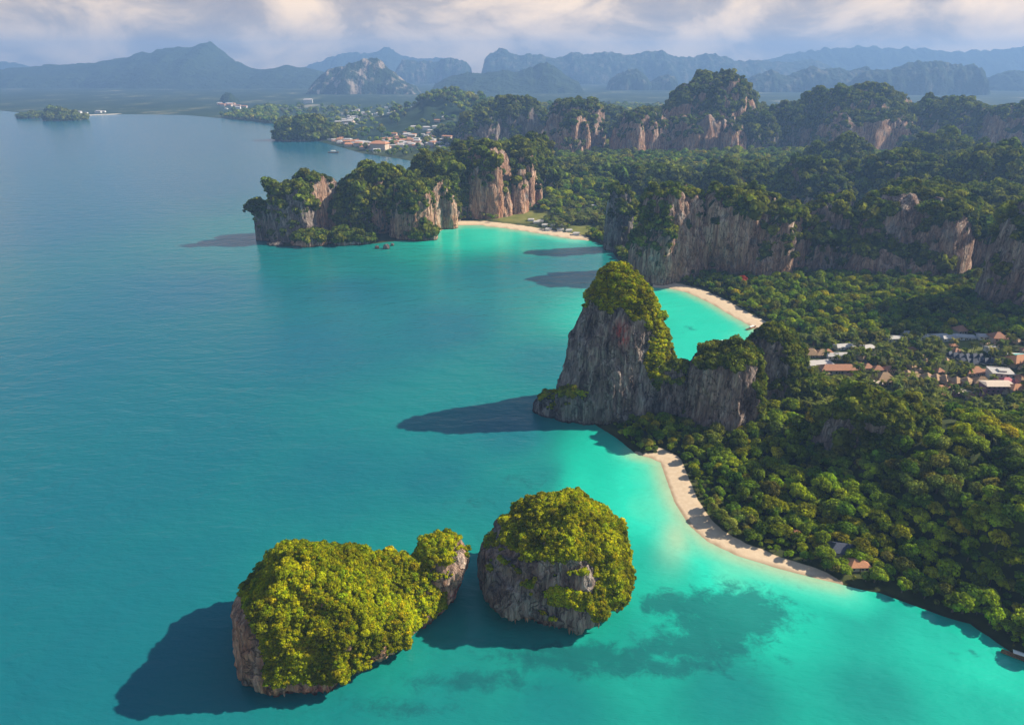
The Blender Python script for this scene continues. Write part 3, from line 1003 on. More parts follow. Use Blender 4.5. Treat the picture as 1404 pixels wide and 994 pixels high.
wl = dict(p=.22, veg=[(0, -.25), (90, .3), (180, -.2), (270, -.25)], warm=1.0)
head = many([
    (357, 432, 334, 410, 246, .85, dict(p=.40, veg=-.12, warm=.25)),
    (398, 472, 328, 440, 237, .8, dict(p=.46, veg=[(0, -.5), (90, .2), (180, -.1), (270, -.3), (320, -.6)], warm=1.0, rcuts=SUNNY)),
    (397, 450, 339, 425, 310, .9, dict(p=.5, veg=-.22, warm=1.0)),
    (452, 508, 337, 480, 309, .8, dict(p=.7, veg=.4, warm=.3)),
    (366, 392, 338, 380, 324, .9, dict(p=.6, veg=.25)),
    (385, 412, 341, 400, 331, .8, dict(p=.6, veg=.35)),
    (462, 505, 326, 488, 242, .9, dict(p=.6, veg=.35)),
    (490, 560, 322, 520, 222, 1.0, dict(p=.5, veg=.0, warm=.9)),
    (532, 590, 329, 570, 246, .9, dict(p=.4, veg=-.22, warm=1.0)),
    (570, 622, 318, 598, 240, .9, dict(rcuts=SUNNY, p=.50, veg=[(0, -.5), (90, .2), (180, -.2), (270, -.38)], warm=1.0)),
    (565, 640, 308, 600, 214, .9, dict(p=.6, veg=.3)),
    (560, 600, 331, 582, 306, .8, dict(p=.8, veg=.4, warm=.6)),
    (628, 718, 300, 665, 194, .8, dict(rcuts=SUNNY, p=.46, veg=[(0, -.5), (90, .3), (180, -.3), (270, -.5)], warm=1.0, flute=.05)),
    (622, 700, 286, 650, 190, .9, dict(p=.5, veg=.3)),
    (700, 742, 288, 718, 203, .9, dict(rcuts=SUNNY, p=.50, veg=[(0, -.45), (90, .3), (180, .1), (270, -.35)], warm=1.0)),
    (708, 756, 272, 734, 180, .9, dict(p=.6, veg=.25, warm=.7)),
    (615, 660, 300, 640, 240, .8, dict(p=.7, veg=.4)),
    (470, 600, 312, 535, 226, .5, dict(p=.6, veg=.08, warm=.9)),
    (555, 680, 300, 610, 206, .6, dict(p=.6, veg=.3, warm=.5)),
    (640, 760, 280, 700, 190, .6, dict(p=.6, veg=.3, warm=.5)),
], nth=120, nph=52, seed0=0, hvar=.07, big=.13, vnoise=.75, auto=2, vegz=.42, dty=9)
cliffs = many([
    (829, 870, 346, 850, 248, .9, dict(p=.50, veg=-.05, warm=.2)),
    (866, 972, 388, 925, 250, .8, dict(p=.46, veg=-.29, warm=.75)),
    (958, 1092, 388, 1010, 250, .7, dict(p=.48, veg=-.29, warm=.75)),
    (945, 985, 372, 965, 268, .9, dict(p=.5, veg=.3)),
    (985, 1085, 352, 1040, 262, .7, dict(p=.75, q=.9, veg=.45)),
    (1078, 1185, 384, 1135, 268, .8, dict(p=.54, veg=-.2, warm=.5)),
    (1150, 1362, 392, 1270, 256, .55, dict(p=.46, veg=-.41, warm=.7, nth=220, big=.07)),
    (1180, 1420, 360, 1330, 250, .6, dict(p=.7, veg=.35)),
    (1358, 1540, 462, 1470, 268, .7, dict(p=.35, veg=-.25, warm=.4, nth=200)),
    (1285, 1330, 458, 1305, 405, .9, dict(p=.8, veg=.4)),
    (1252, 1285, 445, 1265, 402, .9, dict(p=.7, veg=.4)),
], nth=140, nph=56, seed0=40, hvar=.08, big=.13, vnoise=.75, auto=2, vegz=.34, dty=11)
ridge = many([
    (626, 690, 205, 660, 143, .9, dict(p=.3, veg=-.02, warm=.4)),
    (655, 752, 203, 705, 124, .8, dict(p=.4, veg=.12)),
    (745, 832, 214, 792, 129, .9, dict(p=.35, veg=-.2, warm=.8)),
    (765, 812, 220, 790, 146, .8, dict(rcuts=SUNNY, p=.48, veg=[(0, -.45), (90, .2), (180, 0), (270, -.35)], warm=1.0)),
    (838, 918, 219, 880, 142, .9, dict(rcuts=[(.5, -.85, .05, .5)], p=.50, veg=-.36, warm=.9)),
    (900, 1030, 214, 978, 97, .8, dict(p=[(0, .5), (90, .6), (180, .6), (270, .42)], q=1.0, veg=-.14, warm=.9)),
    (915, 1018, 219, 962, 148, .6, dict(rcuts=[(.45, -.9, .05, .6)], p=.46, veg=-.42, warm=.9)),
    (1000, 1065, 216, 1040, 142, .9, dict(p=.6, veg=.2)),
    (1050, 1125, 212, 1085, 133, .9, dict(p=.5, veg=.12)),
    (1085, 1262, 214, 1170, 119, .6, dict(p=.4, veg=-.12, warm=.8)),
    (1120, 1256, 222, 1190, 150, .5, dict(rcuts=[(.45, -.9, .05, .55)], p=.46, veg=-.42, warm=.9)),
    (1240, 1345, 216, 1318, 128, .7, dict(p=.42, veg=.05, warm=.4)),
    (1330, 1470, 222, 1400, 138, .6, dict(p=.35, veg=-.2, warm=.8)),
    (1440, 1620, 232, 1530, 118, .7, dict(p=.5, veg=.1)),
    (1250, 1420, 290, 1340, 205, .7, dict(p=.8, veg=.5)),
    (745, 860, 262, 800, 214, .8, dict(p=.9, veg=.5)),
    (745, 905, 256, 830, 217, .7, dict(p=.95, veg=.5)),
    (880, 1020, 258, 950, 223, .7, dict(p=.95, veg=.5)),
    (985, 1130, 268, 1060, 217, .7, dict(p=.95, veg=.5)),
    (1090, 1240, 268, 1165, 221, .6, dict(p=.95, veg=.5)),
    (1205, 1350, 275, 1280, 213, .6, dict(p=.95, veg=.5)),
    (1320, 1500, 285, 1400, 211, .6, dict(p=.95, veg=.5)),
    (845, 965, 284, 905, 219, .7, dict(p=.65, veg=.3, warm=.6)),
    (955, 1075, 292, 1012, 214, .7, dict(p=.65, veg=.25, warm=.6)),
    (1060, 1185, 298, 1120, 210, .7, dict(p=.6, veg=.2, warm=.6)),
    (1175, 1310, 300, 1245, 204, .7, dict(p=.65, veg=.25, warm=.6)),
    (1290, 1440, 310, 1365, 200, .7, dict(p=.6, veg=.2, warm=.6)),
    (1100, 1205, 262, 1150, 186, .7, dict(p=.7, veg=.3, warm=.5)),
    (1235, 1345, 264, 1290, 178, .7, dict(p=.7, veg=.3, warm=.5)),
    (610, 800, 196, 705, 148, .5, dict(p=.6, veg=.3)),
    (745, 960, 202, 850, 150, .5, dict(p=.6, veg=.2, warm=.5)),
    (900, 1070, 204, 985, 124, .7, dict(p=.8, veg=.2, warm=.6)),
    (1000, 1180, 206, 1090, 147, .5, dict(p=.6, veg=.25)),
    (1160, 1340, 206, 1250, 144, .5, dict(p=.6, veg=.2, warm=.5)),
    (1300, 1500, 208, 1390, 146, .5, dict(p=.6, veg=.2)),
], nth=110, nph=42, seed0=70, hvar=.09, big=.13, vnoise=.75, auto=2, vegz=.30, dty=13)
NEARHILL = []
for nm, lb, lab, sh in (('headland', head, 'long wooded limestone headland with orange cliff faces reaching into the sea', (3.5, .065)),
                        ('cliff_massif', cliffs, 'wooded limestone massif with tall shaded grey walls behind the curved middle beach', (3.5, .065)),
                        ('mountain_ridge', ridge, 'high jungle-covered limestone ridge with pale cliff bands below its peaks', (5.2, .034))):
    root, pt, s, r_ = put_body(nm, lb, lab, kind='structure', shrub=sh, dens_cap=70000, ident=len(NEARHILL) + 20, sink=.15)
    scat_shrubs(root, 'shrubs', pt, s, r_, C_CLIFF, 4, 'dense green scrub and trees on limestone')
    NEARHILL.append(root)

# --- small rocks off the headland, wooded islets far out
for (x, y, w) in ((530, 341, 9), (517, 341, 6), (538, 337, 5)):
    cx, cy = P(x, y)
    lb = lobe(cx, cy, w * .55, w * .45, w * .75, p=.6, nth=40, nph=20, seed=x, veg=-.6, warm=.4, foot=False)
    me = mesh('rock', lb['V'], lb['F'], ROCK, True, {k: lb[k] for k in ('veg', 'warm', 'red')})
    tag(obj('sea_rock', me), 'small bare rock in the sea off the wooded headland', 'rock', 'rocks off the headland')
far_is = many([(62, 112, 166, 85, 150, .5, dict(p=.7, veg=.6)), (98, 118, 165, 108, 153, .8, dict(p=.7, veg=.6))], nth=90, nph=34, seed0=120, dty=5)
far_i2 = many([(25, 54, 163, 38, 155, .7, dict(p=.7, veg=.6)), (38, 66, 162.5, 52, 152, .7, dict(p=.7, veg=.6))], nth=80, nph=30, seed0=124, dty=4)
far_i3 = many([(381, 452, 194, 412, 161, .6, dict(p=.6, veg=.5)), (425, 478, 192, 448, 170, .7, dict(p=.7, veg=.6))], nth=120, nph=44, seed0=128, dty=4)
for nm, lb, lab, cat in (('wooded_islet', far_is, 'small round wooded islet lying off the distant shore', 'islet'),
                         ('wooded_islet', far_i2, 'low flat dark islet lying off the distant shore', 'islet'),
                         ('wooded_hill', far_i3, 'dark wooded hill jutting into the bay beside the seaside town', 'hill')):
    root, pt, s, r_ = put_body(nm, lb, lab, cat, shrub=(9, .012), ident=int(lb[0]['V'][0, 0]), sink=.1)
    scat_shrubs(root, 'shrubs', pt, s, r_, C_CLIFF, 4, 'dark green trees')

# --- far hills: each skyline a real ridge with depth
def far_hill(sky_px, base_y, depth, label, rough=.16, rocky=0., jag=.05, nu=240, nv=30, steep=.8, seed=0, fs=1.0):
    xs = np.array([q[0] for q in sky_px], float); ys = np.array([q[1] for q in sky_px], float)
    y0 = P(702, base_y)[1]
    yc = y0 + depth * .5
    px = np.linspace(xs[0], xs[-1], nu)
    py = np.interp(px, xs, ys)
    H = np.maximum(Zat(1, yc) * 0 + np.array([Zat(v_, yc) for v_ in py]), 3)
    X = np.array([Xat(a, yc, h * .5) for a, h in zip(px, H)])
    H = H * (1 + jag * fbm(np.stack([X / 150.0, X * 0 + seed, X * 0], -1), 4, .6))
    v_ = np.linspace(-1, 1, nv)
    prof = (1 - np.abs(v_) ** (1.0 / steep if steep > 1 else 1.0)) ** steep if steep <= 1 else (1 - np.abs(v_)) ** steep
    U, VV = np.meshgrid(np.arange(nu), v_, indexing='ij')
    GXh = X[:, None] + 0 * VV
    e = .5 * depth * (.75 + .5 * (fbm(np.stack([X / depth * 2, X * 0 + seed, X * 0], -1), 2))[:, None] * .5)
    GYh = yc + VV * e
    n = fbm(np.stack([GXh / depth * 5 * fs, GYh / depth * 5 * fs, GXh * 0 + seed * 3.1], -1), 5, .55)
    pr = np.clip(prof[None, :] * (1 + .55 * n * (1 - prof[None, :])), 0, 1.1)
    fine_ = fbm(np.stack([GXh / depth * 16 * fs, GYh / depth * 16 * fs, GXh * 0 + seed], -1), 3)
    Zh = H[:, None] * (pr + rough * .35 * fine_ * (prof[None, :] > .02))
    endf = np.minimum(1, np.minimum(np.arange(nu), np.arange(nu)[::-1]) / 8.0)[:, None]
    Zh = Zh * endf - 4
    me = mesh('hill', np.stack([GXh, GYh, Zh], -1), grid_faces(nu, nv), HILLM, True, dict(rocky=np.full(Zh.shape, rocky)))
    tag(obj('hill', me), label, kind='structure')


far_hill([(-260, 104), (-120, 96), (0, 95), (60, 90), (130, 85), (170, 79), (215, 70), (243, 63), (275, 62), (291, 58), (297, 64), (303, 73), (322, 83), (345, 92), (366, 95), (395, 89), (430, 93), (470, 108), (500, 116)], 124, 3000, 'long blue mountain with a hooked peak beyond the bay', seed=1, steep=.75)
far_hill([(-500, 90), (-200, 88), (-60, 84), (20, 85), (60, 95)], 111, 2000, 'faint low hills on the far horizon', seed=2)
far_hill([(425, 120), (438, 104), (452, 94), (465, 93), (478, 88), (492, 81), (508, 79), (522, 82), (540, 96), (558, 113), (575, 118)], 131, 700, 'bluff hill with bare pink cliff scars on the coastal plain', seed=3, steep=.55, rocky=1.0, fs=.6)
far_hill([(405, 95), (440, 84), (465, 74), (490, 72), (510, 73), (527, 65), (540, 67), (552, 76), (575, 80), (600, 79), (620, 80), (648, 95)], 110, 2200, 'jagged blue hills behind the bluff', seed=4, steep=.6)
far_hill([(540, 100), (552, 82), (600, 84), (612, 80), (620, 79), (640, 84), (650, 98)], 116, 900, 'flat-topped hazy blue hill on the plain', seed=41, steep=.45, rocky=.4)
far_hill([(590, 118), (615, 105), (640, 99), (665, 100), (690, 96), (705, 98), (722, 92), (740, 86), (750, 85), (763, 93), (780, 106), (800, 114)], 130, 1500, 'pointed dark blue hill behind the ridge', seed=5, steep=.85)
far_hill([(655, 95), (672, 72), (684, 66), (698, 68), (706, 76), (722, 73), (742, 75), (760, 80), (775, 75), (788, 70), (803, 74), (830, 71), (862, 75), (885, 70), (905, 69), (920, 76), (945, 78), (968, 73), (990, 76), (1010, 84), (1040, 82), (1075, 86), (1110, 80), (1130, 88), (1150, 100)], 117, 1600, 'long serrated pale blue karst range', seed=6, steep=.5, rocky=.25, nu=420)
far_hill([(832, 112), (845, 101), (858, 97), (872, 94), (884, 102), (890, 112), (905, 104), (915, 100), (926, 106), (930, 118)], 125, 500, 'small hazy karst humps behind the peak', seed=7, steep=.4, rocky=.3)
far_hill([(1010, 120), (1030, 104), (1055, 95), (1075, 103), (1092, 98), (1108, 90), (1125, 95), (1145, 92), (1160, 97), (1185, 90), (1200, 105), (1215, 118)], 128, 700, 'hazy blue karst cluster behind the ridge', seed=8, steep=.42, rocky=.3)
far_hill([(1165, 116), (1180, 98), (1200, 94), (1215, 96), (1232, 90), (1250, 84), (1275, 82), (1300, 86), (1315, 90), (1328, 86), (1337, 92), (1340, 108)], 132, 700, 'broad flat-topped hazy karst hill', seed=9, steep=.38, rocky=.2)
far_hill([(1180, 96), (1210, 84), (1240, 77), (1262, 76), (1290, 84), (1330, 92)], 112, 1800, 'pale hill fading into haze behind the flat-topped karst', seed=10, steep=.6)
far_hill([(1020, 90), (1070, 75), (1110, 68), (1150, 65), (1180, 62), (1205, 65), (1260, 65), (1300, 71), (1350, 68), (1420, 62), (1500, 64), (1600, 70)], 112, 2000, 'very faint mountains dissolving in the haze', seed=11, steep=.8)
far_hill([(1340, 118), (1362, 102), (1380, 96), (1410, 98), (1440, 94), (1500, 110)], 126, 800, 'faint low karst hills fading into the haze', seed=12, steep=.5)
far_hill([(302, 140), (306, 130), (311, 126), (318, 127), (321, 134), (326, 141)], 144, 260, 'lone small rock hill on the coastal plain', seed=13, steep=.4, nu=60, nv=24)

# ------------------------------------------------------------------ houses
def box_geo(x0, x1, y0, y1, z0, z1):
    V = np.array([(x, y, z) for z in (z0, z1) for x, y in ((x0, y0), (x1, y0), (x1, y1), (x0, y1))], float)
    F = np.array([(3, 2, 1, 0), (4, 5, 6, 7), (0, 1, 5, 4), (1, 2, 6, 5), (2, 3, 7, 6), (3, 0, 4, 7)])
    return V, F


def hip_roof(w, d, z, h, ov=.9, ridge=.35, th=.25):
    """hipped or gabled roof with thickness: ridge = part of the length that is ridge"""
    x, y = w / 2 + ov, d / 2 + ov; r_ = w / 2 * ridge
    V = [(-x, -y, z), (x, -y, z), (x, y, z), (-x, y, z), (-x, -y, z + th), (x, -y, z + th), (x, y, z + th), (-x, y, z + th), (-r_, 0, z + th + h), (r_, 0, z + th + h)]
    F = [(3, 2, 1, 0), (0, 1, 5, 4), (1, 2, 6, 5), (2, 3, 7, 6), (3, 0, 4, 7), (4, 5, 9, 8), (6, 7, 8, 9), (5, 6, 9), (7, 4, 8)]
    return np.array(V, float), F


def house_type(w, d, hw, hr, ridge, wallm, roofm, windows, ov=.9, flat=False, storeys=1):
    parts = [('wall', mesh('wall', *box_geo(-w / 2, w / 2, -d / 2, d / 2, -2.0, hw), wallm, False))]
    if flat:
        rv, rf = cat_geo([box_geo(-w / 2 - .3, w / 2 + .3, -d / 2 - .3, d / 2 + .3, hw + .003, hw + .35),
                          box_geo(-w / 2 - .3, w / 2 + .3, -d / 2 - .3, -d / 2, hw + .353, hw + .9), box_geo(-w / 2 - .3, w / 2 + .3, d / 2, d / 2 + .3, hw + .353, hw + .9),
                          box_geo(-w / 6, w / 6, -d / 5, d / 5, hw + .353, hw + 1.7)])
        parts.append(('roof', mesh('roof', rv, rf, roofm, False)))
    else:
        parts.append(('roof', mesh('roof', *hip_roof(w, d, hw + .003, hr, ov, ridge), roofm, False)))
    parts.append(('door', mesh('door', *box_geo(-.55, .55, -d / 2 - .08, -d / 2 - .003, 0, 2.1), WOOD, False)))
    wm = mesh('window', *box_geo(-.7, .7, -.08, -.003, .9, 2.1), DARKW, False)
    for s in range(storeys):
        for k in range(windows):
            x = (k + .5) / windows * w - w / 2
            if s == 0 and abs(x) < 1.3: x += 1.6
            parts.append(('window', wm, (x, -d / 2, s * 3.0)))
    return parts


TYPES = {
    'bungalow': (house_type(8.5, 8, 2.8, 3.6, .12, CREAM, TAN, 2), 'bungalow', 'bungalow'),
    'brown_bungalow': (house_type(9, 8, 2.8, 3.4, .2, CREAM, BROWN, 2), 'bungalow', 'bungalow'),
    'hall': (house_type(26, 9, 3.2, 3.0, .75, CREAM, BROWN, 6), 'resort_hall', 'hall'),
    'big_thatch': (house_type(16, 13, 3.2, 6.0, .25, CREAM, TAN, 4), 'resort_hall', 'hall'),
    'white_hall': (house_type(20, 9, 3.2, 1.8, .85, WHITE, WROOF, 5), 'resort_hall', 'hall'),
    'white_small': (house_type(11, 8, 3.0, 1.6, .8, WHITE, WROOF, 3), 'resort_house', 'house'),
    'white_flat': (house_type(17, 15, 5.5, 0, 0, WHITE, WROOF, 4, flat=True, storeys=2), 'flat_roofed_house', 'house'),
    'hotel': (house_type(22, 10, 8.5, 1.2, .85, PINKW, CREAM, 6, storeys=3), 'hotel_block', 'hotel'),
    'rose': (house_type(13, 10, 3.4, 4.0, .3, CREAM, ROSE, 3), 'resort_house', 'house'),
    'orange': (house_type(13, 9, 3.2, 3.2, .4, CREAM, ORANGE, 3), 'resort_house', 'house'),
    'tent': (house_type(6, 5, 1.0, 4.2, .7, WHITE, SLATE, 1, ov=.4), 'tent_cabin', 'cabin'),
    'lodge': (house_type(12, 9, 3.0, 3.0, .5, CREAM, SLATE, 3), 'beach_lodge', 'lodge'),
}
ROW = 'thatched bungalow with pointed roof in the curved resort row'
HOUSES = []
for x, y in ((1242, 518), (1253, 520), (1269, 523), (1281, 525), (1293, 527), (1308, 531), (1322, 533)):
    HOUSES.append(('bungalow', x, y, ROW, 'thatched bungalow row', 1))
for x, y in ((1178, 505), (1188, 507), (1202, 510), (1217, 511), (1134, 486)):
    HOUSES.append(('brown_bungalow', x, y, 'small brown-roofed bungalow among the palms', 'brown bungalows', .9))
HOUSES += [('big_thatch', 1211, 524, 'large thatched hall among trees at the end of the bungalow row', None, 1), ('hall', 1338, 520, 'long brown-tiled hall beside the white flat-roofed house', None, .8),
           ('big_thatch', 1342, 535, 'thatched pavilion next to the long brown-tiled hall', None, .75), ('white_flat', 1367, 528, 'large white flat-roofed house in the resort', None, 1),
           ('rose', 1372, 545, 'house with bright rose-red roof behind the mauve hotel', None, 1), ('hotel', 1358, 558, 'wide mauve hotel block with rows of dark windows', None, 1),
           ('hotel', 1315, 551, 'narrow mauve hotel block half hidden by trees', None, .55), ('orange', 1385, 562, 'orange-roofed house beside the wide mauve hotel', None, 1),
           ('big_thatch', 1111, 486, 'brown thatched hall beside the dark rock stack', None, .8), ('big_thatch', 1126, 487, 'tall pointed thatched pavilion near the dark rock stack', None, .7),
           ('white_hall', 1122, 501, 'long white-roofed hall nearest the dark rock stack', None, 1.1), ('hall', 1147, 509, 'long brown-roofed hall below the long white roof', None, 1.15),
           ('hotel', 1198, 530, 'mauve guest house beside the large thatched hall', None, .5),
           ('orange', 1392, 510, 'brown-orange roofed house beside the swimming pool', None, 1.5), ('lodge', 1103, 703, 'dark-roofed lodge hidden among trees behind the front beach', None, .9),
           ('lodge', 1153, 754, 'dark-roofed beach lodge at the end of the front beach', None, 1.0), ('orange', 1176, 772, 'orange-roofed house near the rocky shore', None, .8),
           ('orange', 1091, 728, 'tiny orange-roofed hut under tall trees', None, .4), ('brown_bungalow', 1313, 463, 'brown-roofed house behind the white halls', None, 1.2),
           ('brown_bungalow', 1363, 477, 'brown-roofed house at the edge of the lawn', None, 1.3)]
for x, y in ((1142, 491), (1155, 491), (1189, 480), (1243, 463), (1346, 473), (1357, 488)):
    HOUSES.append(('white_small', x, y, 'small white-roofed house among the palms', 'small white resort houses', 1))
for x, y in ((1156, 478), (1227, 469), (1271, 468), (1285, 468), (1300, 470), (1320, 470)):
    HOUSES.append(('white_hall', x, y, 'long white-roofed hall at the foot of the shaded cliffs', 'white halls below the cliffs', .9))
for zx, zy in ((920, 250), (955, 257), (990, 265), (1028, 267), (1075, 267), (1112, 270), (1000, 292), (1038, 300), (1076, 302), (1112, 294), (1147, 302), (1187, 302)):
    HOUSES.append(('tent', 1100 + zx / 4.618, 440 + zy / 4.618, 'small steep dark-roofed cabin in the double row by the lawn', 'dark cabins by the lawn', 1))
for x, y in ((728, 302), (735, 305), (747, 309), (741, 304), (757, 309), (773, 310), (768, 315), (780, 316), (790, 320), (814, 287), (752, 314)):
    HOUSES.append(('white_small', x, y, 'tiny pale house behind the farthest sandy beach', 'houses behind the far beach', .9))
hr = random.Random(4)
for k in range(90):
    x, y = hr.uniform(1112, 1402), hr.uniform(476, 566)
    if any(abs(x - h[1]) < 9 and abs(y - h[2]) < 6 for h in HOUSES) or (y > 545 and x < 1290) or y > 505 + (x - 1100) * .24: continue
    HOUSES.append((('brown_bungalow', 'orange', 'bungalow')[k % 3], x, y, ('small brown-roofed bungalow among the palms', 'small terracotta-roofed house among the palms', 'small thatched hut scattered among the palms')[k % 3],
                   ('brown bungalows', 'terracotta houses', 'scattered thatched huts')[k % 3], (.75, .5, .66)[k % 3]))
HXY = []
hx = np.array([P(h[1], h[2], 4.0) for h in HOUSES])
hz, _ = ground(hx[:, 0], hx[:, 1])
for (ty, x, y, lab, grp, sc), (X, Y), z in zip(HOUSES, hx, hz):
    parts, nm, cat = TYPES[ty]
    rz = hr.uniform(-.25, .25) + (.35 if ty in ('bungalow', 'tent') else 0)
    e = empty(nm, (X, Y, z), rz)
    e.scale = (sc, sc, sc)
    tag(e, lab, cat, grp)
    far_away = Y > 1000
    for p_ in parts:
        if far_away and p_[0] in ('door', 'window'): continue
        o = obj(p_[0], p_[1], e)
        if len(p_) > 2: o.location = p_[2]
    HXY.append((X, Y, 4.0) if Y < 420 else (X, Y, 9 * sc if ty in ('tent', 'bungalow', 'brown_bungalow', 'white_small', 'lodge', 'orange') else 13 * sc))

# swimming pool
c = P(1397, 499, 4.0)
pz = float(ground(np.array([c[0]]), np.array([c[1]]))[0][0])
e = empty('swimming_pool', (c[0], c[1], pz)); tag(e, 'turquoise swimming pool with pale paved edge in the resort', 'pool')
obj('paving', mesh('paving', *box_geo(-11, 11, -6, 6, -1.0, .55), WHITE, False), e)
obj('pool_water', mesh('pool_water', *box_geo(-9, 9, -4.2, 4.2, .3, .62), POOL, False), e)
HXY.append((c[0], c[1], 14))

# the far seaside town and hamlets on the plain
tw = random.Random(12)
TB = {}
for nm, wm, rm in (('white', WHITE, WROOF), ('tan', CREAM, ORANGE), ('pale', CREAM, WROOF)):
    TB[nm] = (mesh('wall', *box_geo(-.5, .5, -.35, .35, -.3, .5), wm, False), mesh('roof', *hip_roof(1, .7, .502, .16, .06, .8, .03), rm, False))
TOWN = []
def scatter_town(n, pts, lab, grp, wmin, wmax, kinds):
    for k in range(n):
        i = tw.randrange(len(pts) - 1); f = tw.random()
        x = pts[i][0] * (1 - f) + pts[i + 1][0] * f + tw.gauss(0, 5); y = pts[i][1] * (1 - f) + pts[i + 1][1] * f + tw.gauss(0, pts[i][2])
        TOWN.append((x, y, tw.uniform(wmin, wmax), tw.choice(kinds), lab, grp))
scatter_town(190, [(475, 198, 2), (520, 205, 3), (545, 198, 5), (575, 199, 6), (618, 193, 4)], 'small building in the crowded seaside town', 'seaside town buildings', 10, 26, ['white', 'tan', 'tan', 'pale'])
scatter_town(26, [(448, 190, 1), (470, 197, 1.5)], 'small building strung along the town shore', 'buildings along the town shore', 10, 20, ['tan', 'pale', 'white'])
scatter_town(44, [(465, 176, 2), (490, 173, 2), (480, 162, 3), (530, 155, 4), (570, 147, 3)], 'scattered pale building on the coastal plain', 'buildings on the plain', 14, 34, ['white', 'white', 'pale'])
scatter_town(22, [(308, 147, 1.5), (330, 148, 2), (353, 157, 2)], 'pale building of the hamlet near the curved bay', 'hamlet buildings by the bay', 18, 40, ['white', 'tan', 'white'])
scatter_town(10, [(140, 156, .3), (100, 156, .5)], 'white building beside the far beach spit', 'buildings by the far spit', 14, 26, ['white'])
TOWN += [(569, 186, 30, 'white', 'tall white hotel block above the seaside town', 'white town hotels'), (585, 187, 28, 'white', 'tall white hotel block above the seaside town', 'white town hotels'),
         (558, 192, 30, 'white', 'tall white hotel block above the seaside town', 'white town hotels'), (423, 143, 60, 'white', 'lone large white building on the plain', None),
         (521, 207, 50, 'tan', 'long orange-roofed building on the town seafront', None)]
tx_ = np.array([P(q[0], q[1]) for q in TOWN])
tz_, td_ = ground(tx_[:, 0], tx_[:, 1])
for (x, y, w, k, lab, grp), (X, Y), z, dd in zip(TOWN, tx_, tz_, td_):
    if dd < 6: continue
    e = empty('town_building', (X, Y, z), tw.uniform(-.5, .5))
    hgt = w * tw.uniform(.5, .8) if w < 28 else w * .75
    e.scale = (w * 1.0, w, hgt)
    tag(e, lab, 'building', grp)
    obj('wall', TB[k][0], e); obj('roof', TB[k][1], e)
    HXY.append((X, Y, w * .7))
# pale sand spit by the far islets
SPIT = plain('pale_spit_sand', (.70, .62, .50), .9, .1, .05)
a0, a1 = P(118, 158.6), P(168, 156.6)
V = []; m_ = 24
for i in range(m_):
    f = i / (m_ - 1); w = 16 + 60 * math.sin(math.pi * f) * (.5 + .5 * math.sin(f * 9))
    X = a0[0] + (a1[0] - a0[0]) * f; Y = a0[1] + (a1[1] - a0[1]) * f
    V += [(X, Y - w, .4), (X, Y, 2.6), (X, Y + w + 40, .6)]
F = []
for i in range(m_ - 1):
    for j in range(2): F.append((3 * i + j, 3 * (i + 1) + j, 3 * (i + 1) + j + 1, 3 * i + j + 1))
tag(obj('sand_spit', mesh('sand_spit', V, np.array(F), SPIT)), 'pale sand spit on the far shore', kind='structure')

# ------------------------------------------------------------------ boats
def boat_geo(L, Wd, Hh):
    n, V, F = 11, [], []
    for i in range(n):
        f = i / (n - 1); x = (f - .5) * L
        w = Wd / 2 * math.sin(math.pi * min(1, .16 + f * .84)) ** .6 * (1 if f < .95 else .3) + .03
        sheer = Hh * (.8 + .9 * max(0, f - .55) ** 2 * 5 + .3 * max(0, .2 - f) * 5)
        V += [(x, -w, sheer), (x, -w * .6, .1), (x, 0, -.3), (x, w * .6, .1), (x, w, sheer), (x, w * .85, sheer * .8), (x, 0, .25), (x, -w * .85, sheer * .8)]
    for i in range(n - 1):
        for j in range(8):
            F.append((8 * i + j, 8 * i + (j + 1) % 8, 8 * (i + 1) + (j + 1) % 8, 8 * (i + 1) + j))
    F += [tuple(range(7, -1, -1)), tuple(range(8 * (n - 1), 8 * n))]
    return V, F


HULL = mesh('hull', *boat_geo(11, 2.2, .9), WOOD, True)
CANOPY = mesh('canopy', *hip_roof(4.6, 1.7, 2.1, .35, .1, .9, .08), WHITE, False)
POST = mesh('post', *box_geo(-.05, .05, -.05, .05, .3, 2.1), WOOD, False)
for x, y, rz, lab in ((987, 471, .1, 'long wooden boat with white canopy in the middle bay'), (457, 210, .0, 'dark boat moored off the seaside town'), (1030, 451, .6, 'wooden boat with white canopy at the edge of the middle beach'),
                      (1398, 903, 2.6, 'wooden boat drawn up below the rocky wooded shore')):
    X, Y = P(x, y)
    e = empty('longtail_boat', (X, Y, .15), rz); e.scale = (1.35,) * 3 if y > 300 else (3,) * 3
    tag(e, lab, 'boat')
    obj('hull', HULL, e); obj('canopy', CANOPY, e)
    for px_ in (-2.0, 2.0):
        for py_ in (-.75, .75):
            o = obj('post', POST, e); o.location = (px_, py_, 0)

# ------------------------------------------------------------------ forest
fr_ = np.random.default_rng(99)


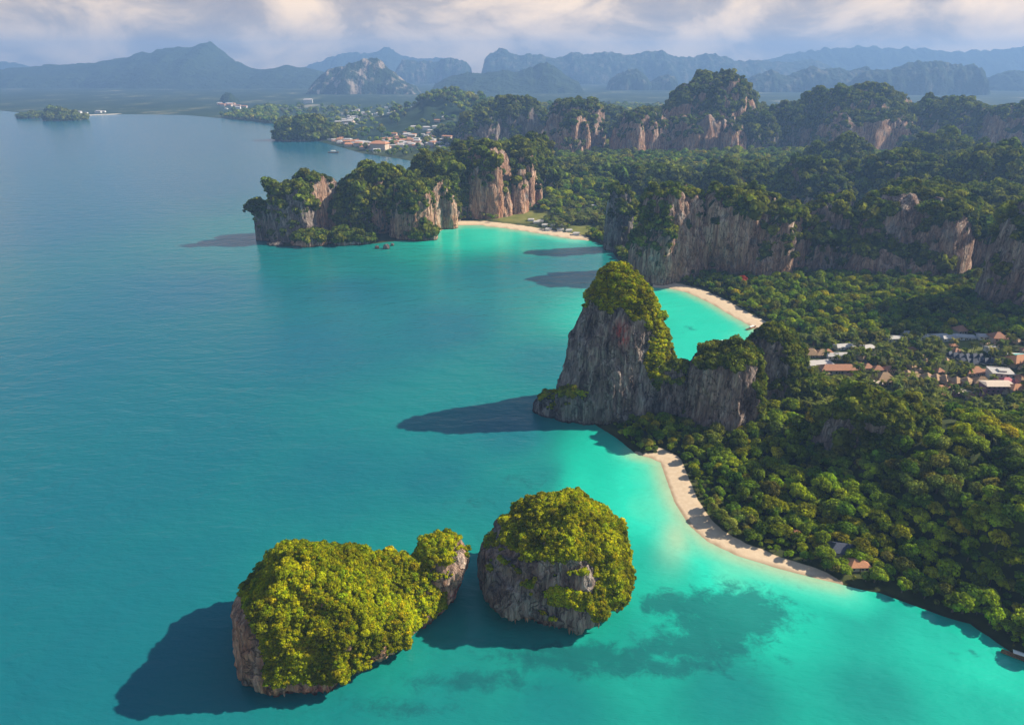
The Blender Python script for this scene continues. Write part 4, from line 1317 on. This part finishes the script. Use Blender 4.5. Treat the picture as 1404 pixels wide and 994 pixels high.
def forest_points(x0, x1, y0, y1, sp):
    gx, gy = np.meshgrid(np.arange(x0, x1, sp), np.arange(y0, y1, sp), indexing='ij')
    X = (gx + fr_.uniform(-.5, .5, gx.shape) * sp).ravel(); Y = (gy + fr_.uniform(-.5, .5, gy.shape) * sp).ravel()
    px, py, dep = project(np.stack([X, Y, X * 0 + 8], 1))
    k = (px > -120) & (px < 1850) & (py > 90) & (py < 1350)
    X, Y = X[k], Y[k]
    z, d = ground(X, Y)
    db = np.minimum(np.minimum(d_front(X, Y), seg_dist(X, Y, mb) * .75), seg_dist(X, Y, tb) * .6)
    k = (d > 4.5) & (db > 17)
    for (cx, cy, a, b, rot) in FOOT:
        c_, s_ = math.cos(R(rot)), math.sin(R(rot))
        dx, dy = X - cx, Y - cy
        u, w = dx * c_ + dy * s_, -dx * s_ + dy * c_
        k &= (u / a) ** 2 + (w / b) ** 2 > .80
    for q in LAWNS: k &= elp(X, Y, *q) < .4
    for (hx_, hy_, hr_) in HXY:
        ex, ey = X - hx_, Y - hy_
        k &= (ex ** 2 + ey ** 2 > (hr_ * .72) ** 2) & ~((np.abs(ex - ey * hx_ / hy_) < hr_ * .6) & (ey < 0) & (ey > -hr_ * 1.6))
    return X[k], Y[k], z[k]


def thin_town(X, Y, Z):
    px, py, _d = project(np.stack([X, Y, Z], 1))
    k = ~((px > 380) & (px < 630) & (py > 142) & (py < 222) & (fr_.random(len(X)) < .92))
    return X[k], Y[k], Z[k]


X1, Y1, Z1 = forest_points(60, 1150, 150, 1180, 4.7)
X2, Y2, Z2 = forest_points(-500, 2300, 1180, 2600, 9)
X3, Y3, Z3 = forest_points(-1500, 1500, 2600, 4600, 22)
X2, Y2, Z2 = thin_town(X2, Y2, Z2); X3, Y3, Z3 = thin_town(X3, Y3, Z3)
S1 = fr_.lognormal(math.log(3.15), .44, len(X1)); S2 = fr_.lognormal(math.log(5.4), .3, len(X2)); S3 = fr_.lognormal(math.log(11), .25, len(X3))
X_, Y_, Z_, S_ = (np.concatenate(q) for q in ((X1, X2, X3), (Y1, Y2, Y3), (Z1, Z2, Z3), (S1, S2, S3)))
S_ = np.clip(S_, 1.8, np.where(Y_ < 1180, 5.6, 18))
S_ = S_ * np.where(Y_ < 1150, .78 + .22 * sst(np.minimum(seg_dist(X_, Y_, fb), seg_dist(X_, Y_, mb)), 20, 48), 1)
px, py, dep = project(np.stack([X_, Y_, Z_], 1))
palm_zone = ((px > 1090) & (py > 468) & (py < 575) & (Y_ < 900)) | ((px > 640) & (px < 830) & (py > 283) & (py < 322))
S_ = S_ * np.where(palm_zone, .68, 1)
is_palm = palm_zone & (fr_.random(len(X_)) < np.where(py < 330, .55, .42))
nz = fbm(np.stack([X_ * .02, Y_ * .02, X_ * 0 + 4], -1), 3) + fr_.normal(0, .35, len(X_))
kind_i = np.where(nz > .12, 1, np.where(nz < -.48, 2, 0))
kinds = ('dark', 'bright', 'olive')
inview = (px > 0) & (px < 1404) & (py > 92) & (py < 994)
score = np.where(inview & ~is_palm, S_ / dep, 0)
order = np.argsort(-score)[:300]
single = np.zeros(len(X_), bool); single[order] = True
LAB = {'dark': ('broadleaf_tree', 'dark green round-crowned broadleaf tree in the jungle behind the front beach', 'dark green jungle trees'),
       'bright': ('spreading_tree', 'bright yellow-green tree with wide flat crown in the jungle behind the front beach', 'bright green jungle trees'),
       'olive': ('tall_crowned_tree', 'dull olive-green tree with tall domed crown in the jungle behind the front beach', 'olive green jungle trees')}
for i in order:
    k = kinds[kind_i[i]]
    cm, tm = PROTO[k][fr_.integers(len(PROTO[k]))]
    e = empty(LAB[k][0], (X_[i], Y_[i], Z_[i]), fr_.uniform(0, 6.28))
    s = S_[i]; e.scale = (s * fr_.uniform(.8, 1.25), s * fr_.uniform(.8, 1.25), s * fr_.uniform(.8, 1.3))
    tag(e, LAB[k][1], 'tree', LAB[k][2])
    obj('crown', cm, e); obj('trunk', tm, e)
# one red flowering tree
c = P(1016, 392, 3.0)
e = empty('flowering_tree', (c[0], c[1], 3.0)); e.scale = (7, 7, 7)
tag(e, 'red flowering tree behind the curved middle beach', 'tree')
obj('crown', PROTO['red'][0][0], e); obj('trunk', PROTO['red'][0][1], e)

rest = ~single & ~is_palm & ~(palm_zone & (fr_.random(len(X_)) < .38))
first = {k: [j for j, (kk, _) in enumerate(TREE_LIST) if kk == k] for k in kinds}
idx = np.array([first[kinds[a]][int(fr_.integers(len(first[kinds[a]])))] for a in kind_i[rest]])
n = int(rest.sum())
scatter('forest', np.stack([X_, Y_, Z_], 1)[rest], np.stack([S_[rest] * fr_.uniform(.75, 1.25, n), S_[rest] * fr_.uniform(.75, 1.25, n), S_[rest] * fr_.uniform(.75, 1.35, n)], 1), np.stack([np.zeros(n), np.zeros(n), fr_.uniform(0, 6.28, n)], 1), idx, C_TREE,
        label='dense tropical forest covering the land behind the beaches')
# palms
pi = np.where(is_palm)[0]
sc_p = np.where(inview[pi], 1 / dep[pi], 0)
po = pi[np.argsort(-sc_p)]
ind, rem = po[:140], po[140:]
for i in ind:
    fm, tm = PALM[fr_.integers(2)]
    e = empty('coconut_palm', (X_[i], Y_[i], Z_[i]), fr_.uniform(0, 6.28))
    s = fr_.uniform(3.2, 4.6); e.scale = (s, s, s)
    tag(e, 'coconut palm standing between the resort roofs', 'palm', 'resort coconut palms')
    obj('fronds', fm, e); obj('trunk', tm, e)
n = len(rem)
if n:
    sp_ = fr_.uniform(3.4, 5, n)
    scatter('palm_grove', np.stack([X_, Y_, Z_], 1)[rem], np.stack([sp_] * 3, 1), np.stack([np.zeros(n), np.zeros(n), fr_.uniform(0, 6.28, n)], 1), fr_.integers(0, 2, n), C_PALM,
            label='grove of coconut palms behind the beaches')

# shrubs on islets: the largest in view one by one, the rest as a mass
allp = []
for bi, (root, pt, s, r_) in enumerate(SHRUB_POOL):
    px, py, dep = project(pt)
    vis = (pt[:, 1] < (246 if bi == 0 else 283) + 8) | (pt[:, 2] > 44)
    allp += [(sv / dv if vv else 0, bi, i) for i, (sv, dv, vv) in enumerate(zip(s, dep, vis))]
allp.sort(reverse=True)
chosen = {0: set(), 1: set()}
for _, bi, i in allp[:300]: chosen[bi].add(i)
SL = ('yellow-green leafy shrub covering the two-humped islet', 'yellow-green leafy shrub clinging to the dome-shaped islet')
for bi, (root, pt, s, r_) in enumerate(SHRUB_POOL):
    for i in sorted(chosen[bi]):
        o = obj('shrub', SHRUB[r_.integers(4)])
        o.location = pt[i]; o.scale = (s[i], s[i], s[i] * r_.uniform(.8, 1.1)); o.rotation_euler = (r_.uniform(-.3, .3), r_.uniform(-.3, .3), r_.uniform(0, 6.28))
        tag(o, SL[bi], 'shrub', ('shrubs on the two-humped islet', 'shrubs on the dome-shaped islet')[bi])
    keep = np.array([i not in chosen[bi] for i in range(len(pt))])
    scat_shrubs(root, 'shrubs', pt[keep], s[keep], r_, C_SHRUB, 4, 'mass of small yellow-green shrubs')
for root, pt, s, r_, nm in LOWER:
    scat_shrubs(root, 'shrubs', pt, s, r_, C_SHRUB if nm == 'rock_tower' else C_CLIFF, 4, 'green shrubs on the rock')

# ------------------------------------------------------------------ haze
m, t = mat('sea_haze')
pv = t.new('ShaderNodeVolumePrincipled')
pv.inputs['Color'].default_value = (.31, .55, 1.0, 1)
pv.inputs['Density'].default_value = 1.05e-4
pv.inputs['Anisotropy'].default_value = .1
o_ = t.new('ShaderNodeOutputMaterial'); t.link(pv.outputs[0], o_.inputs['Volume'])
tag(obj('haze', mesh('haze', *box_geo(-16800, 16800, -1500, 17000, -7.5, 730), m, False)), 'thin blue air haze over the bay', kind='stuff')
